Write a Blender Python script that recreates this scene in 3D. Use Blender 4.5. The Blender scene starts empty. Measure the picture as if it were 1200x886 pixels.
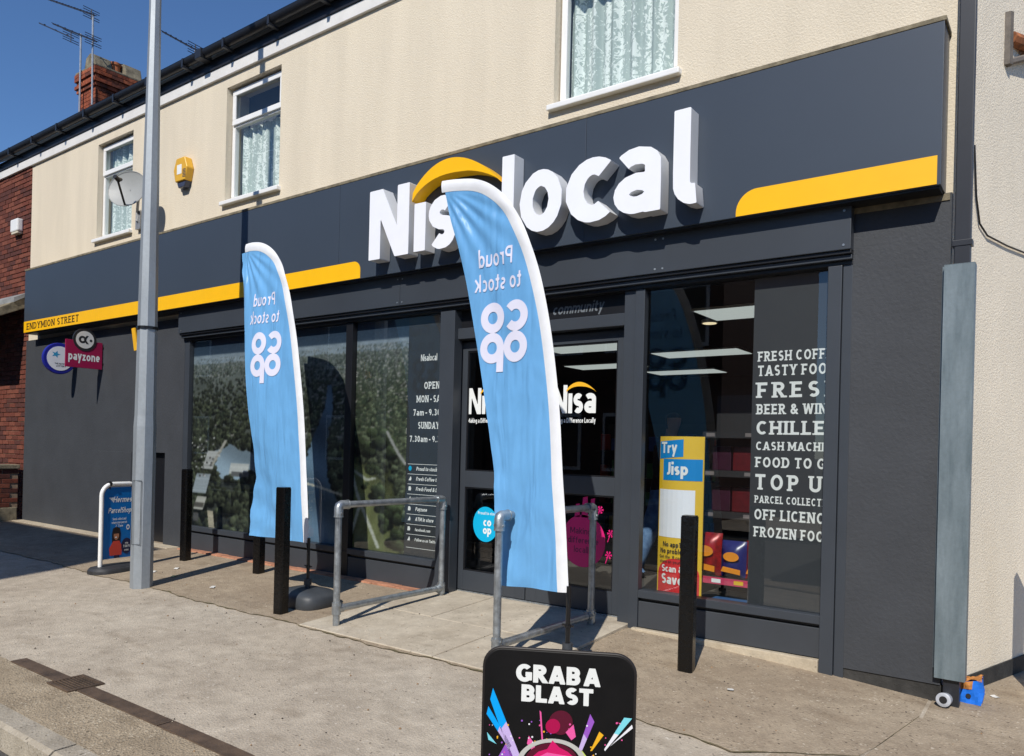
import bpy, bmesh, math, random
import numpy as np
from mathutils import Vector, Matrix
from mathutils.geometry import tessellate_polygon
random.seed(7); rng = np.random.default_rng(7)
S = bpy.context.scene
COL = S.collection
# ------------------------------------------------------------------ camera
CAM = np.array([3.427, -5.216, 1.375]); YAW, PITCH, ROLL = -0.6368, -0.0007, 0.0246
FPX, PCX, PCY = 900.0, 597.6, 526.0          # focal length and principal point, in pixels of the 1200 x 886 photograph
def cam_axes():
    cy, sy, cp, sp = math.cos(YAW), math.sin(YAW), math.cos(PITCH), math.sin(PITCH)
    f = np.array([sy*cp, cy*cp, sp]); r = np.array([cy, -sy, 0.0]); u = np.cross(r, f)
    cr, sr = math.cos(ROLL), math.sin(ROLL)
    return np.array([r*cr+u*sr, -r*sr+u*cr, f])
AX = cam_axes()
cam = bpy.data.cameras.new('camera'); cam_o = bpy.data.objects.new('camera', cam); COL.objects.link(cam_o)
cam.sensor_fit = 'HORIZONTAL'; cam.sensor_width = 36.0; cam.lens = FPX/1200*36
cam.shift_x = (600-PCX)/1200; cam.shift_y = (PCY-443)/1200
cam.clip_start = 0.05; cam.clip_end = 2000
M = Matrix.Identity(4)
for i in range(3):
    M[i][0] = AX[0][i]; M[i][1] = AX[1][i]; M[i][2] = -AX[2][i]; M[i][3] = CAM[i]
cam_o.matrix_world = M
S.camera = cam_o
# ------------------------------------------------------------------ sky, sun, exposure
SUN = Vector((0.29, -1.0, 0.95)).normalized()
el = math.asin(SUN.z); az = math.atan2(SUN.x, SUN.y)
W = bpy.data.worlds.new('World'); S.world = W; W.use_nodes = True
wn = W.node_tree.nodes; wl = W.node_tree.links
sky = wn.new('ShaderNodeTexSky'); sky.sky_type = 'NISHITA'; sky.sun_disc = False
sky.sun_elevation = el; sky.sun_rotation = az; sky.air_density = 1.0; sky.dust_density = 0.0; sky.ozone_density = 10.0; sky.altitude = 10
wl.new(sky.outputs[0], wn['Background'].inputs[0]); wn['Background'].inputs[1].default_value = 0.12
sun = bpy.data.lights.new('sun', 'SUN'); sun.energy = 4.4; sun.angle = math.radians(0.5); sun.color = (1.0, 0.95, 0.87)
sun_o = bpy.data.objects.new('sun', sun); COL.objects.link(sun_o)
sun_o.rotation_euler = SUN.to_track_quat('Z', 'Y').to_euler(); sun_o.location = (5, -10, 12)
S.view_settings.view_transform = 'Standard'; S.view_settings.look = 'None'
S.view_settings.gamma = 1; S.view_settings.use_curve_mapping = False; S.view_settings.exposure = 0.0
S.cycles.max_bounces = 8; S.cycles.transparent_max_bounces = 12; S.cycles.glossy_bounces = 4
S.cycles.caustics_reflective = False; S.cycles.caustics_refractive = False

# ------------------------------------------------------------------ pixel -> place
def ray(px, py): return AX.T @ np.array([(px-PCX)/FPX, -(py-PCY)/FPX, 1.0])
def hy(px, py, y): d = ray(px, py); return Vector(CAM + (y-CAM[1])/d[1]*d)
def hx(px, py, x): d = ray(px, py); return Vector(CAM + (x-CAM[0])/d[0]*d)
def sag(x):
    if x <= 0: return 0.0
    return .0165*x*x if x < 2.6 else .11154+.0858*.5*(1-math.exp(-(x-2.6)/.5))
def g(x, y):
    yn = min(max(y, -1.6), 0.0); return 0.06 + 0.045*yn + 0.02*(min(max(y, -12), 0.0)-yn) - sag(x)
def G(px, py):
    z = 0.0; d = ray(px, py)
    for _ in range(15):
        q = CAM + (z-CAM[2])/d[2]*d; z = g(q[0], q[1])
    return Vector(q)
# side wall (splayed corner): through SA, direction SD
SA = Vector((2.80, 0.0, 0)); SD = Vector((0.29, 1.0, 0)).normalized(); SN = Vector((SD.y, -SD.x, 0))
def hside(px, py, off=0.0):
    d = Vector(ray(px, py)); c = Vector(CAM); a = SA+SN*off
    t = (a-c).dot(SN)/d.dot(SN); return c+d*t

# ------------------------------------------------------------------ materials
def lin(r, gg=None, b=None):
    if gg is None: r, gg, b = r
    f = lambda c: (c/255/12.92 if c/255 <= .04045 else ((c/255+.055)/1.055)**2.4)
    return (f(r), f(gg), f(b), 1.0)
MATS = {}
def mat(name, col, rough=.6, metal=0.0, var=.12, vscale=6.0, stretch=(1, 1, 1), bump=0.0, bscale=120.0, spec=.5, coat=0.0,
        var2=0.0, v2scale=60.0, tint=None, rvar=0.0, bstretch=(1,1,1), sheen=0.0):
    if name in MATS: return MATS[name]
    m = bpy.data.materials.new(name); m.use_nodes = True; MATS[name] = m
    n = m.node_tree.nodes; l = m.node_tree.links; b = n['Principled BSDF']
    b.inputs['Roughness'].default_value = rough; b.inputs['Metallic'].default_value = metal
    b.inputs['Specular IOR Level'].default_value = spec
    if coat: b.inputs['Coat Weight'].default_value = coat; b.inputs['Coat Roughness'].default_value = .08
    tc = n.new('ShaderNodeNewGeometry')
    def noise(scale, st, detail=5, rgh=.6):
        mp = n.new('ShaderNodeMapping'); mp.inputs['Scale'].default_value = st
        l.new(tc.outputs['Position'], mp.inputs['Vector'])
        t = n.new('ShaderNodeTexNoise'); t.inputs['Scale'].default_value = scale; t.inputs['Detail'].default_value = detail
        t.inputs['Roughness'].default_value = rgh; l.new(mp.outputs[0], t.inputs['Vector']); return t
    c = Vector(col[:3]); t2 = Vector(tint[:3]) if tint else c*(1-2.2*var)
    src = None
    if var > 0:
        t = noise(vscale, stretch); r = n.new('ShaderNodeValToRGB')
        r.color_ramp.elements[0].position = .28; r.color_ramp.elements[1].position = .72
        r.color_ramp.elements[0].color = (*[max(0, x) for x in t2], 1); r.color_ramp.elements[1].color = (*(c*(1+.6*var)), 1)
        l.new(t.outputs['Fac'], r.inputs['Fac']); src = r.outputs['Color']
        if rvar:
            mr = n.new('ShaderNodeMapRange'); mr.inputs[1].default_value = .3; mr.inputs[2].default_value = .7
            mr.inputs[3].default_value = max(0, rough-rvar); mr.inputs[4].default_value = min(1, rough+rvar)
            l.new(t.outputs['Fac'], mr.inputs[0]); l.new(mr.outputs[0], b.inputs['Roughness'])
    if var2 > 0:
        t = noise(v2scale, (1, 1, 1), 3, .7); mr = n.new('ShaderNodeMapRange')
        mr.inputs[1].default_value = .25; mr.inputs[2].default_value = .75; mr.inputs[3].default_value = 1-var2; mr.inputs[4].default_value = 1+var2
        l.new(t.outputs['Fac'], mr.inputs[0])
        mx = n.new('ShaderNodeMix'); mx.data_type = 'RGBA'; mx.blend_type = 'MULTIPLY'; mx.inputs[0].default_value = 1
        if src: l.new(src, mx.inputs[6])
        else: mx.inputs[6].default_value = (*c, 1)
        l.new(mr.outputs[0], mx.inputs[7]); src = mx.outputs[2]
    if src: l.new(src, b.inputs['Base Color'])
    else: b.inputs['Base Color'].default_value = (*c, 1)
    if bump:
        t = noise(bscale, bstretch, 4, .65); bp = n.new('ShaderNodeBump'); bp.inputs['Strength'].default_value = bump; bp.inputs['Distance'].default_value = .01
        l.new(t.outputs['Fac'], bp.inputs['Height']); l.new(bp.outputs[0], b.inputs['Normal'])
    return m
def emis(name, col, strength):
    if name in MATS: return MATS[name]
    m = bpy.data.materials.new(name); m.use_nodes = True; MATS[name] = m
    b = m.node_tree.nodes['Principled BSDF']; b.inputs['Base Color'].default_value = (.6, .6, .6, 1)
    b.inputs['Emission Color'].default_value = (*col[:3], 1); b.inputs['Emission Strength'].default_value = strength
    return m
def glass(name, tint=(.93, .96, .95), ior=1.5, rough=0.0, refl=1.0):
    if name in MATS: return MATS[name]
    m = bpy.data.materials.new(name); m.use_nodes = True; MATS[name] = m
    n = m.node_tree.nodes; l = m.node_tree.links; n.remove(n['Principled BSDF'])
    t = n.new('ShaderNodeBsdfTransparent'); t.inputs[0].default_value = (*tint, 1)
    gl = n.new('ShaderNodeBsdfGlossy'); gl.inputs['Roughness'].default_value = rough; gl.inputs['Color'].default_value = (refl, refl, refl, 1)
    lw = n.new('ShaderNodeLayerWeight'); lw.inputs['Blend'].default_value = .5
    pw = n.new('ShaderNodeMath'); pw.operation = 'POWER'; pw.inputs[1].default_value = 5; l.new(lw.outputs['Facing'], pw.inputs[0])
    ma = n.new('ShaderNodeMath'); ma.operation = 'MULTIPLY_ADD'; ma.inputs[1].default_value = .92; ma.inputs[2].default_value = .075; l.new(pw.outputs[0], ma.inputs[0])
    mx = n.new('ShaderNodeMixShader'); l.new(ma.outputs[0], mx.inputs[0]); l.new(t.outputs[0], mx.inputs[1]); l.new(gl.outputs[0], mx.inputs[2])
    l.new(mx.outputs[0], n['Material Output'].inputs[0]); return m
def printed(name, rough=.5, gain=1.0, spec=.4):
    m = bpy.data.materials.new(name); m.use_nodes = True; MATS[name] = m
    n = m.node_tree.nodes; l = m.node_tree.links; b = n['Principled BSDF']; b.inputs['Roughness'].default_value = rough
    b.inputs['Specular IOR Level'].default_value = spec
    a = n.new('ShaderNodeVertexColor'); a.layer_name = 'print'; l.new(a.outputs[0], b.inputs['Base Color']); return m

C_SLATE = lin(62, 71, 83)
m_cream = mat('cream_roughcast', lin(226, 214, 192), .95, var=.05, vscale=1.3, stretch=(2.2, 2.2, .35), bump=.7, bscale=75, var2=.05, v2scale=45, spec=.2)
m_side = mat('cream_roughcast_side_brightened', lin(247, 235, 213), .95, var=.05, vscale=1.5, stretch=(1.5, 1.5, .6), bump=.8, bscale=80, var2=.07, v2scale=60, spec=.2)  # lighter copy of the cream, makes up for weaker sun on this side
m_dark = mat('dark_painted_render', lin(61, 64, 69), .7, var=.08, vscale=2.5, bump=.35, bscale=40, var2=.05, v2scale=25)
m_slate = mat('slate_aluminium', C_SLATE, .38, var=.03, vscale=1.2, spec=.5)
m_header = mat('slate_header_panel', lin(60, 65, 72), .4, var=.05, vscale=2.0)
m_frame = mat('powder_coated_frame', lin(60, 65, 72), .42, var=.04, vscale=4)
m_frame2 = mat('powder_coated_frame_black', lin(26, 27, 31), .4, var=.04, vscale=4)
m_riser = mat('stall_riser_panel', lin(62, 66, 72), .5, var=.07, vscale=2.5)
m_yellow = mat('yellow_vinyl', lin(254, 192, 20), .35, var=.02)
m_white = mat('white_acrylic', lin(242, 244, 250), .3, var=.015)
m_whiteside = mat('white_return', lin(222, 224, 226), .4, var=.03)
m_upvc = mat('white_upvc', lin(240, 240, 238), .3, var=.03, vscale=5)
m_board = mat('white_painted_board', lin(232, 230, 226), .5, var=.06, vscale=3)
m_black = mat('black_plastic_gutter', lin(38, 40, 46), .4, var=.1, vscale=5)
m_blackpaint = mat('black_gloss_paint', lin(9, 9, 10), .26, var=.2, vscale=16, bump=.3, bscale=30, rvar=.08, tint=lin(15, 13, 12), spec=.4)
m_galv = mat('galvanised_steel', lin(176, 182, 186), .42, metal=.75, var=.16, vscale=22, rvar=.12, var2=.12, v2scale=70)
m_galv2 = mat('galvanised_column', lin(160, 167, 173), .55, metal=.4, var=.09, vscale=5, stretch=(1, 1, .25), rvar=.08, var2=.07, v2scale=30)
m_guard = mat('worn_grey_guard', lin(126, 138, 144), .45, metal=.2, var=.2, vscale=9, stretch=(1.5, 1.5, .25), tint=lin(94, 108, 114), var2=.08, v2scale=50)
m_brick = [mat('brick_red_%d' % i, c, .9, var=.22, vscale=30, bump=.5, bscale=140) for i, c in enumerate((lin(118, 60, 44), lin(104, 52, 38), lin(130, 72, 54), lin(90, 48, 40)))]
m_mortar = mat('mortar', lin(150, 128, 108), .95, var=.2, vscale=20)
m_cbrick = mat('chimney_brick', lin(166, 84, 50), .9, var=.35, vscale=14, bump=.5, bscale=90)
m_stone = mat('weathered_stone', lin(140, 130, 108), .95, var=.3, vscale=9, bump=.6, bscale=60)
m_lead = mat('lead_flashing', lin(150, 152, 152), .6, var=.2, vscale=9)
m_rooftile = mat('roof_slate', lin(64, 62, 64), .8, var=.25, vscale=8)
m_rubber = mat('dark_grey_plastic', lin(66, 70, 75), .5, var=.12, vscale=10, bump=.1, bscale=200)
m_rubber2 = mat('black_rubber', lin(52, 53, 56), .6, var=.2, vscale=10)
m_blackpole = mat('black_fibre_pole', lin(24, 24, 26), .35, var=.05)
m_inner = mat('shop_inside_wall', lin(40, 40, 42), .9, var=.1)  # dark wall colour stands in for the gloom inside the shop
m_innerfloor = mat('shop_floor', lin(92, 88, 82), .5, var=.1, vscale=3)
m_ceil = mat('shop_ceiling', lin(46, 46, 47), .9, var=.05)
m_glass = glass('shop_glass', (.86, .89, .89), 1.5)
m_glassup = glass('upper_window_glass', (.92, .95, .95), 1.5)

# ------------------------------------------------------------------ mesh builder
class MB:
    def __init__(s): s.v = []; s.f = []; s.m = []
    def add(s, vs, fs, mi=0):
        b = len(s.v); s.v += [tuple(x) for x in vs]; s.f += [tuple(b+i for i in f) for f in fs]; s.m += [mi]*len(fs); return s
    def box(s, x0, x1, y0, y1, z0, z1, mi=0):
        vs = [(x, y, z) for z in (z0, z1) for y in (y0, y1) for x in (x0, x1)]
        return s.add(vs, [(0, 2, 3, 1), (4, 5, 7, 6), (0, 1, 5, 4), (2, 6, 7, 3), (0, 4, 6, 2), (1, 3, 7, 5)], mi)
    def quad(s, a, b, c, d, mi=0): return s.add([a, b, c, d], [(0, 1, 2, 3)], mi)
    def prism(s, poly, o, u, v, w, mi=0):      # 2D poly in (u,v) at o, extruded along w
        o, u, v, w = map(Vector, (o, u, v, w)); n = len(poly)
        if u.cross(v).dot(w) > 0: poly = poly[::-1]
        a = [o+u*p[0]+v*p[1] for p in poly]; b = [q+w for q in a]
        s.add(a+b, [tuple(range(n)), tuple(range(2*n-1, n-1, -1))]+[(i, n+i, n+(i+1) % n, (i+1) % n) for i in range(n)], mi); return s
    def tube(s, path, r, n=10, cap=True, mi=0, ref=None):
        path = [Vector(p) for p in path]; k = len(path); rs = r if isinstance(r, (list, tuple)) else [r]*k
        prev = None; rings = []
        for i in range(k):
            t = (path[min(i+1, k-1)]-path[max(i-1, 0)]).normalized()
            if prev is None:
                a = Vector(ref) if ref else (Vector((0, 0, 1)) if abs(t.z) < .9 else Vector((1, 0, 0)))
            else: a = prev
            a = (a-t*a.dot(t)).normalized(); prev = a; b = t.cross(a)
            rings.append([path[i]+(a*math.cos(2*math.pi*j/n)+b*math.sin(2*math.pi*j/n))*rs[i] for j in range(n)])
        fs = []
        for i in range(k-1):
            for j in range(n): fs.append((i*n+j, i*n+(j+1) % n, (i+1)*n+(j+1) % n, (i+1)*n+j))
        if cap: fs += [tuple(range(n-1, -1, -1)), tuple((k-1)*n+j for j in range(n))]
        return s.add([p for r_ in rings for p in r_], fs, mi)
    def lathe(s, c, prof, n=24, mi=0):
        c = Vector(c); vs = []; fs = []; k = len(prof)
        for (r, z) in prof:
            for j in range(n): a = 2*math.pi*j/n; vs.append(c+Vector((r*math.cos(a), r*math.sin(a), z)))
        for i in range(k-1):
            for j in range(n): fs.append((i*n+j, i*n+(j+1) % n, (i+1)*n+(j+1) % n, (i+1)*n+j))
        fs += [tuple(range(n-1, -1, -1)), tuple((k-1)*n+j for j in range(n))]
        return s.add(vs, fs, mi)
    def grid(s, P, mi=0):                     # P[i][j] -> points
        ni, nj = len(P), len(P[0]); vs = [p for r in P for p in r]
        return s.add(vs, [(i*nj+j, i*nj+j+1, (i+1)*nj+j+1, (i+1)*nj+j) for i in range(ni-1) for j in range(nj-1)], mi)
ORG = {}
def mesh_of(name, mb, mats, org=(0, 0, 0), smooth=None, bevel=0, bseg=2):
    me = bpy.data.meshes.new(name)
    me.from_pydata([(p[0]-org[0], p[1]-org[1], p[2]-org[2]) for p in mb.v], [], mb.f)
    mats = mats if isinstance(mats, (list, tuple)) else [mats]
    for m in mats: me.materials.append(m)
    if len(mats) > 1: me.polygons.foreach_set('material_index', mb.m)
    if bevel:
        bm = bmesh.new(); bm.from_mesh(me); bmesh.ops.remove_doubles(bm, verts=bm.verts, dist=1e-5)
        es = [e for e in bm.edges if len(e.link_faces) == 2 and e.calc_face_angle(0) > .6]
        bmesh.ops.bevel(bm, geom=es, offset=bevel, segments=bseg, profile=.6, affect='EDGES'); bm.to_mesh(me); bm.free()
    if smooth:
        me.polygons.foreach_set('use_smooth', [True]*len(me.polygons)); me.set_sharp_from_angle(angle=math.radians(smooth))
    me.update(); return me
def obj(name, mb, mats, parent=None, smooth=None, bevel=0, bseg=2, kind=None, label=None, org=None):
    o0 = org if org is not None else (ORG[parent.name] if parent else (0, 0, 0))
    me = mesh_of(name, mb, mats, o0, smooth, bevel, bseg); o = bpy.data.objects.new(name, me); COL.objects.link(o)
    if parent: o.parent = parent; ORG[o.name] = ORG[parent.name]
    else: o.location = o0; ORG[o.name] = o0
    if kind: o['kind'] = kind
    if label: o['label'] = label
    return o
def tag(o, label, cat, group=None):
    o['label'] = label; o['category'] = cat
    if group: o['group'] = group
    return o
def thing(name, label, cat, loc, group=None):
    o = bpy.data.objects.new(name, None); COL.objects.link(o); o.location = loc; o.empty_display_size = .1
    ORG[o.name] = tuple(loc); return tag(o, label, cat, group)
def solo(name, mb, mats, label, cat, group=None, **k):
    zs = [p[2] for p in mb.v]; xs = [p[0] for p in mb.v]; ys = [p[1] for p in mb.v]
    o = obj(name, mb, mats, None, org=((min(xs)+max(xs))/2, (min(ys)+max(ys))/2, min(zs)), **k); return tag(o, label, cat, group)
def struct(name, mb, mats, **k): return obj(name, mb, mats, None, kind='structure', **k)
def copy_tree(o, parent=None):
    c = o.copy(); COL.objects.link(c)
    if parent: c.parent = parent
    for ch in o.children: copy_tree(ch, c)
    return c

# ------------------------------------------------------------------ lettering: strokes -> outline -> faces
def arc(cx, cy, rx, ry, a0, a1, n=18):
    return [(cx+rx*math.cos(math.radians(a0+(a1-a0)*i/n)), cy+ry*math.sin(math.radians(a0+(a1-a0)*i/n))) for i in range(n+1)]
XH = .70
def skeleton(ch, h):
    """(width, strokes, serif spots) for cap height 1, stroke half width h"""
    T = 1-h; X = XH-h; w = .62
    if ch == 'A': return .78, [[(h*.75, -.1), (.39, 1.05)], [(.78-h*.75, -.1), (.39, 1.05)], [(.2, .28), (.58, .28)]], [(h*.9, 0), (.78-h*.9, 0)]
    if ch == 'B': return .64, [[(h, 0), (h, 1)], [(h, T), (.34, T)]+arc(.34, .75-h/2+.0, .26-h+.02, .25-h/2, 90, -90)+[(h, .5)], [(h, h), (.36, h)]+arc(.36, .25+h/2, .28-h, .25-h/2, -90, 90)+[(h, .5)]], [(h*.6, 0), (h*.6, 1)]
    if ch == 'C': return .70, [arc(.38, .5, .38-h, .5-h, 48, 312, 26)], []
    if ch == 'D': return .72, [[(h, 0), (h, 1)], [(h, T), (.32, T)]+arc(.32, .5, .40-h, .5-h, 90, -90)+[(h, h)]], [(h*.6, 0), (h*.6, 1)]
    if ch == 'E': return .58, [[(h, 0), (h, 1)], [(h, T), (.56, T)], [(h, .5), (.5, .5)], [(h, h), (.58, h)]], [(h*.6, 0), (h*.6, 1)]
    if ch == 'F': return .56, [[(h, 0), (h, 1)], [(h, T), (.56, T)], [(h, .48), (.48, .48)]], [(h, 0), (h*.6, 1)]
    if ch == 'G': return .76, [arc(.40, .5, .40-h, .5-h, 45, 330, 26), [(.45, .44), (.76, .44)], [(.76-h, .44), (.76-h, .1)]], []
    if ch == 'H': return .72, [[(h, 0), (h, 1)], [(.72-h, 0), (.72-h, 1)], [(h, .5), (.72-h, .5)]], [(h, 0), (h, 1), (.72-h, 0), (.72-h, 1)]
    if ch == 'I': return 2*h, [[(h, 0), (h, 1)]], [(h, 0), (h, 1)]
    if ch == 'J': return .42, [[(.42-h, 1), (.42-h, .28)]+arc(.42-h-.17, .28, .17, .28-h, 0, -110, 10)], []
    if ch == 'K': return .70, [[(h, 0), (h, 1)], [(h, .38), (.64, 1.06)], [(.25, .56), (.68, -.06)]], [(h, 0), (h, 1)]
    if ch == 'L': return .54, [[(h, 0), (h, 1)], [(h, h), (.54, h)]], [(h*.6, 0), (h, 1)]
    if ch == 'M': return .92, [[(h, 0), (h, 1)], [(.92-h, 0), (.92-h, 1)], [(h*.9, 1.05), (.46, .22), (.92-h*.9, 1.05)]], [(h, 0), (h*.6, 1), (.92-h, 0), (.92-h*.6, 1)]
    if ch == 'N': return .74, [[(h, 0), (h, 1)], [(.74-h, 0), (.74-h, 1)], [(h*.85, 1.08), (.74-h*.85, -.08)]], [(h, 0), (h*.6, 1), (.74-h, 1)]
    if ch == 'O': return .78, [arc(.39, .5, .39-h, .5-h, 0, 360, 30)], []
    if ch == 'P': return .62, [[(h, 0), (h, 1)], [(h, T), (.34, T)]+arc(.34, .69, .28-h, .31-h, 90, -90)+[(h, .38+h)]], [(h, 0), (h*.6, 1)]
    if ch == 'R': return .68, [[(h, 0), (h, 1)], [(h, T), (.34, T)]+arc(.34, .71, .28-h, .29-h, 90, -90)+[(h, .42+h)], [(.30, .46), (.64, -.08)]], [(h, 0), (h*.6, 1), (.66-h*.6, 0)]
    if ch == 'S': return .58, [arc(.29, .745, .29-h, .255-h, 35, 270, 16)+arc(.29, .255+.0, .29-h, .255-h+.001, 90, -145, 16)[1:]] if False else [s_curve(.29, .5, .29-h, .5-h)], []
    if ch == 'T': return .66, [[(.33, 0), (.33, 1)], [(0, T), (.66, T)]], [(.33, 0)]
    if ch == 'U': return .70, [[(h, 1), (h, .33)]+arc(.35, .33, .35-h, .33-h, 180, 360)+[(.70-h, 1)]], [(h, 1), (.70-h, 1)]
    if ch == 'V': return .74, [[(h*.75, 1.1), (.37, -.04)], [(.74-h*.75, 1.1), (.37, -.04)]], [(h, 1), (.74-h, 1)]
    if ch == 'W': return 1.04, [[(h*.8, 1.1), (.28, -.03), (.52, .95), (.76, -.03), (1.04-h*.8, 1.1)]], [(h, 1), (1.04-h, 1)]
    if ch == 'Y': return .72, [[(h*.75, 1.06), (.36, .42)], [(.72-h*.75, 1.06), (.36, .42)], [(.36, .45), (.36, 0)]], [(.36, 0), (h, 1), (.72-h, 1)]
    if ch == 'Z': return .62, [[(.02, T), (.60, T)], [(.60-h*.5, 1.02), (h*.5+.02, -.02)], [(.02, h), (.62, h)]], []
    if ch == '0': return .58, [arc(.29, .5, .29-h, .5-h, 0, 360, 28)], []
    if ch == '1': return .4, [[(.24, 0), (.24, 1)], [(.24, .95), (.04, .8)]], [(.24, 0)]
    if ch == '3': return .56, [arc(.27, .74, .25-h, .26-h, 150, -90, 14), arc(.27, .27, .28-h, .27-h, 90, -150, 14)], []
    if ch == '7': return .56, [[(0, T), (.52, T)], [(.54-h*.6, 1.0), (.18, -.05)]], []
    if ch == '9': return .58, [arc(.29, .68, .29-h, .32-h, 0, 360, 22), [(.58-h, .68)]+arc(.18, .60, .40-h, .6-h, 0, -75, 10)], []
    if ch == '2': return .58, [arc(.29, .70, .27-h, .30-h, 160, -30, 14)+[(h*.6, h)], [(.02, h), (.58, h)]], []
    if ch == '5': return .56, [[(.52, T), (.12, T), (.09, .55)], arc(.25, .32, .3-h, .32-h, 130, -150, 16)], []
    if ch == '.': return 2*h*1.15, [[(h*1.15, 0), (h*1.15, 2.2*h)]], []
    if ch == ',': return 2*h, [[(h, 1.8*h), (h*.5, -h)]], []
    if ch == '-': return .36, [[(0, .40), (.36, .40)]], []
    if ch == '?': return .5, [arc(.25, .74, .25-h, .26-h, 170, -60, 12)+[(.25, .42), (.25, .28)], [(.25, 0), (.25, 2*h)]], []
    if ch == '&': return .78, [arc(.32, .76, .2-h*.4, .24-h, 0, 360, 18), arc(.3, .29, .3-h, .29-h, 80, 330, 18)+[(.72, .5)], [(.2, .66), (.76, -.04)]], []
    if ch == '!': return 2*h, [[(h, .32), (h, 1)], [(h, 0), (h, 2*h)]], []
    # lower case
    if ch == 'a': return .54, [arc(.27, XH-.20, .27-h, .20-h, 150, 0, 12)+[(.54-h, 0)], arc(.27, .215, .27-h, .215-h, 0, 360, 20)], []
    if ch == 'b': return .58, [[(h, 0), (h, 1.05)], arc(.29, XH/2, .29-h, XH/2-h, 0, 360, 22)], []
    if ch == 'c': return .50, [arc(.28, XH/2, .28-h, XH/2-h, 52, 308, 20)], []
    if ch == 'd': return .58, [[(.58-h, 0), (.58-h, 1.05)], arc(.29, XH/2, .29-h, XH/2-h, 0, 360, 22)], []
    if ch == 'e': return .56, [arc(.28, XH/2, .28-h, XH/2-h, 0, 312, 22), [(h, XH/2-.01), (.56-h*.4, XH/2-.01)]], []
    if ch == 'f': return .38, [[(.15, 0), (.15, .80)]+arc(.15+.19, .8, .19, .22-h, 180, 80, 10), [(0, XH-h), (.36, XH-h)]], []
    if ch == 'g': return .58, [arc(.29, XH/2, .29-h, XH/2-h, 0, 360, 22), [(.58-h, XH), (.58-h, -.02)]+arc(.29, -.02, .29-h, .27-h, 0, -150, 12)], []
    if ch == 'h': return .56, [[(h, 0), (h, 1.05)], arc(.28, XH-.26, .28-h, .26-h, 180, 0, 14)+[(.56-h, 0)]], []
    if ch == 'i': return 2*h, [[(h, 0), (h, XH)], [(h, .83), (h, .83+2*h*1.05)]], []
    if ch == 'ı': return 2*h, [[(h, 0), (h, XH)]], []
    if ch == 'j': return .3, [[(.3-h, XH), (.3-h, -.05)]+arc(.3-h-.15, -.05, .15, .2-h, 0, -100, 8), [(.3-h, .83), (.3-h, .83+2*h)]], []
    if ch == 'k': return .56, [[(h, 0), (h, 1.05)], [(h, .26), (.52, XH+.06)], [(.2, .42), (.54, -.06)]], []
    if ch == 'l': return 2*h, [[(h, 0), (h, 1.05)]], []
    if ch == 'ł': return .36, [[(h, 1.05), (h, .25)]+arc(.27, .25, .27-h, .25-h, 180, 282, 12)], []
    if ch == 'm': return .86, [[(h, 0), (h, XH)], arc(.24+h/4, XH-.24, .24-h*.75, .24-h, 180, 0, 12)+[(.43, 0)], arc(.62+h/4, XH-.24, .24-h*1.25+h/2, .24-h, 180, 0, 12)+[(.86-h, 0)]], []
    if ch == 'n': return .56, [[(h, 0), (h, XH)], arc(.28, XH-.26, .28-h, .26-h, 180, 0, 14)+[(.56-h, 0)]], []
    if ch == 'o': return .60, [arc(.30, XH/2, .30-h, XH/2-h, 0, 360, 26)], []
    if ch == 'p': return .58, [[(h, -.3), (h, XH)], arc(.29, XH/2, .29-h, XH/2-h, 0, 360, 22)], []
    if ch == 'r': return .38, [[(h, 0), (h, XH)], arc(.3, XH-.28, .3-h, .28-h, 180, 75, 8)], []
    if ch == 's': return .46, [s_curve(.23, XH/2, .23-h, XH/2-h)], []
    if ch == 't': return .38, [[(.15, .92), (.15, .20)]+arc(.33, .20, .18, .20-h, 180, 290, 8), [(0, XH-h), (.36, XH-h)]], []
    if ch == 'u': return .56, [[(.56-h, 0), (.56-h, XH)], [(h, XH)]+arc(.28, .26, .28-h, .26-h, 180, 360, 14)], []
    if ch == 'v': return .54, [[(h*.75, XH+.06), (.27, -.04)], [(.54-h*.75, XH+.06), (.27, -.04)]], []
    if ch == 'w': return .8, [[(h*.7, XH+.06), (.21, -.03), (.4, XH*.9), (.59, -.03), (.8-h*.7, XH+.06)]], []
    if ch == 'y': return .54, [[(h*.75, XH+.06), (.28, 0)], [(.54-h*.75, XH+.06), (.16, -.32)]], []
    if ch == 'z': return .48, [[(.02, XH-h), (.46, XH-h)], [(.45-h*.5, XH), (h*.5+.03, 0)], [(.02, h), (.48, h)]], []
    return .35, [], []
def s_curve(cx, cy, rx, ry):
    ry2 = ry/2
    return arc(cx, cy+ry2, rx, ry2, 38, 270, 16)+arc(cx, cy-ry2, rx, ry2, 90, -142, 16)[1:]
GL = {}
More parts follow.
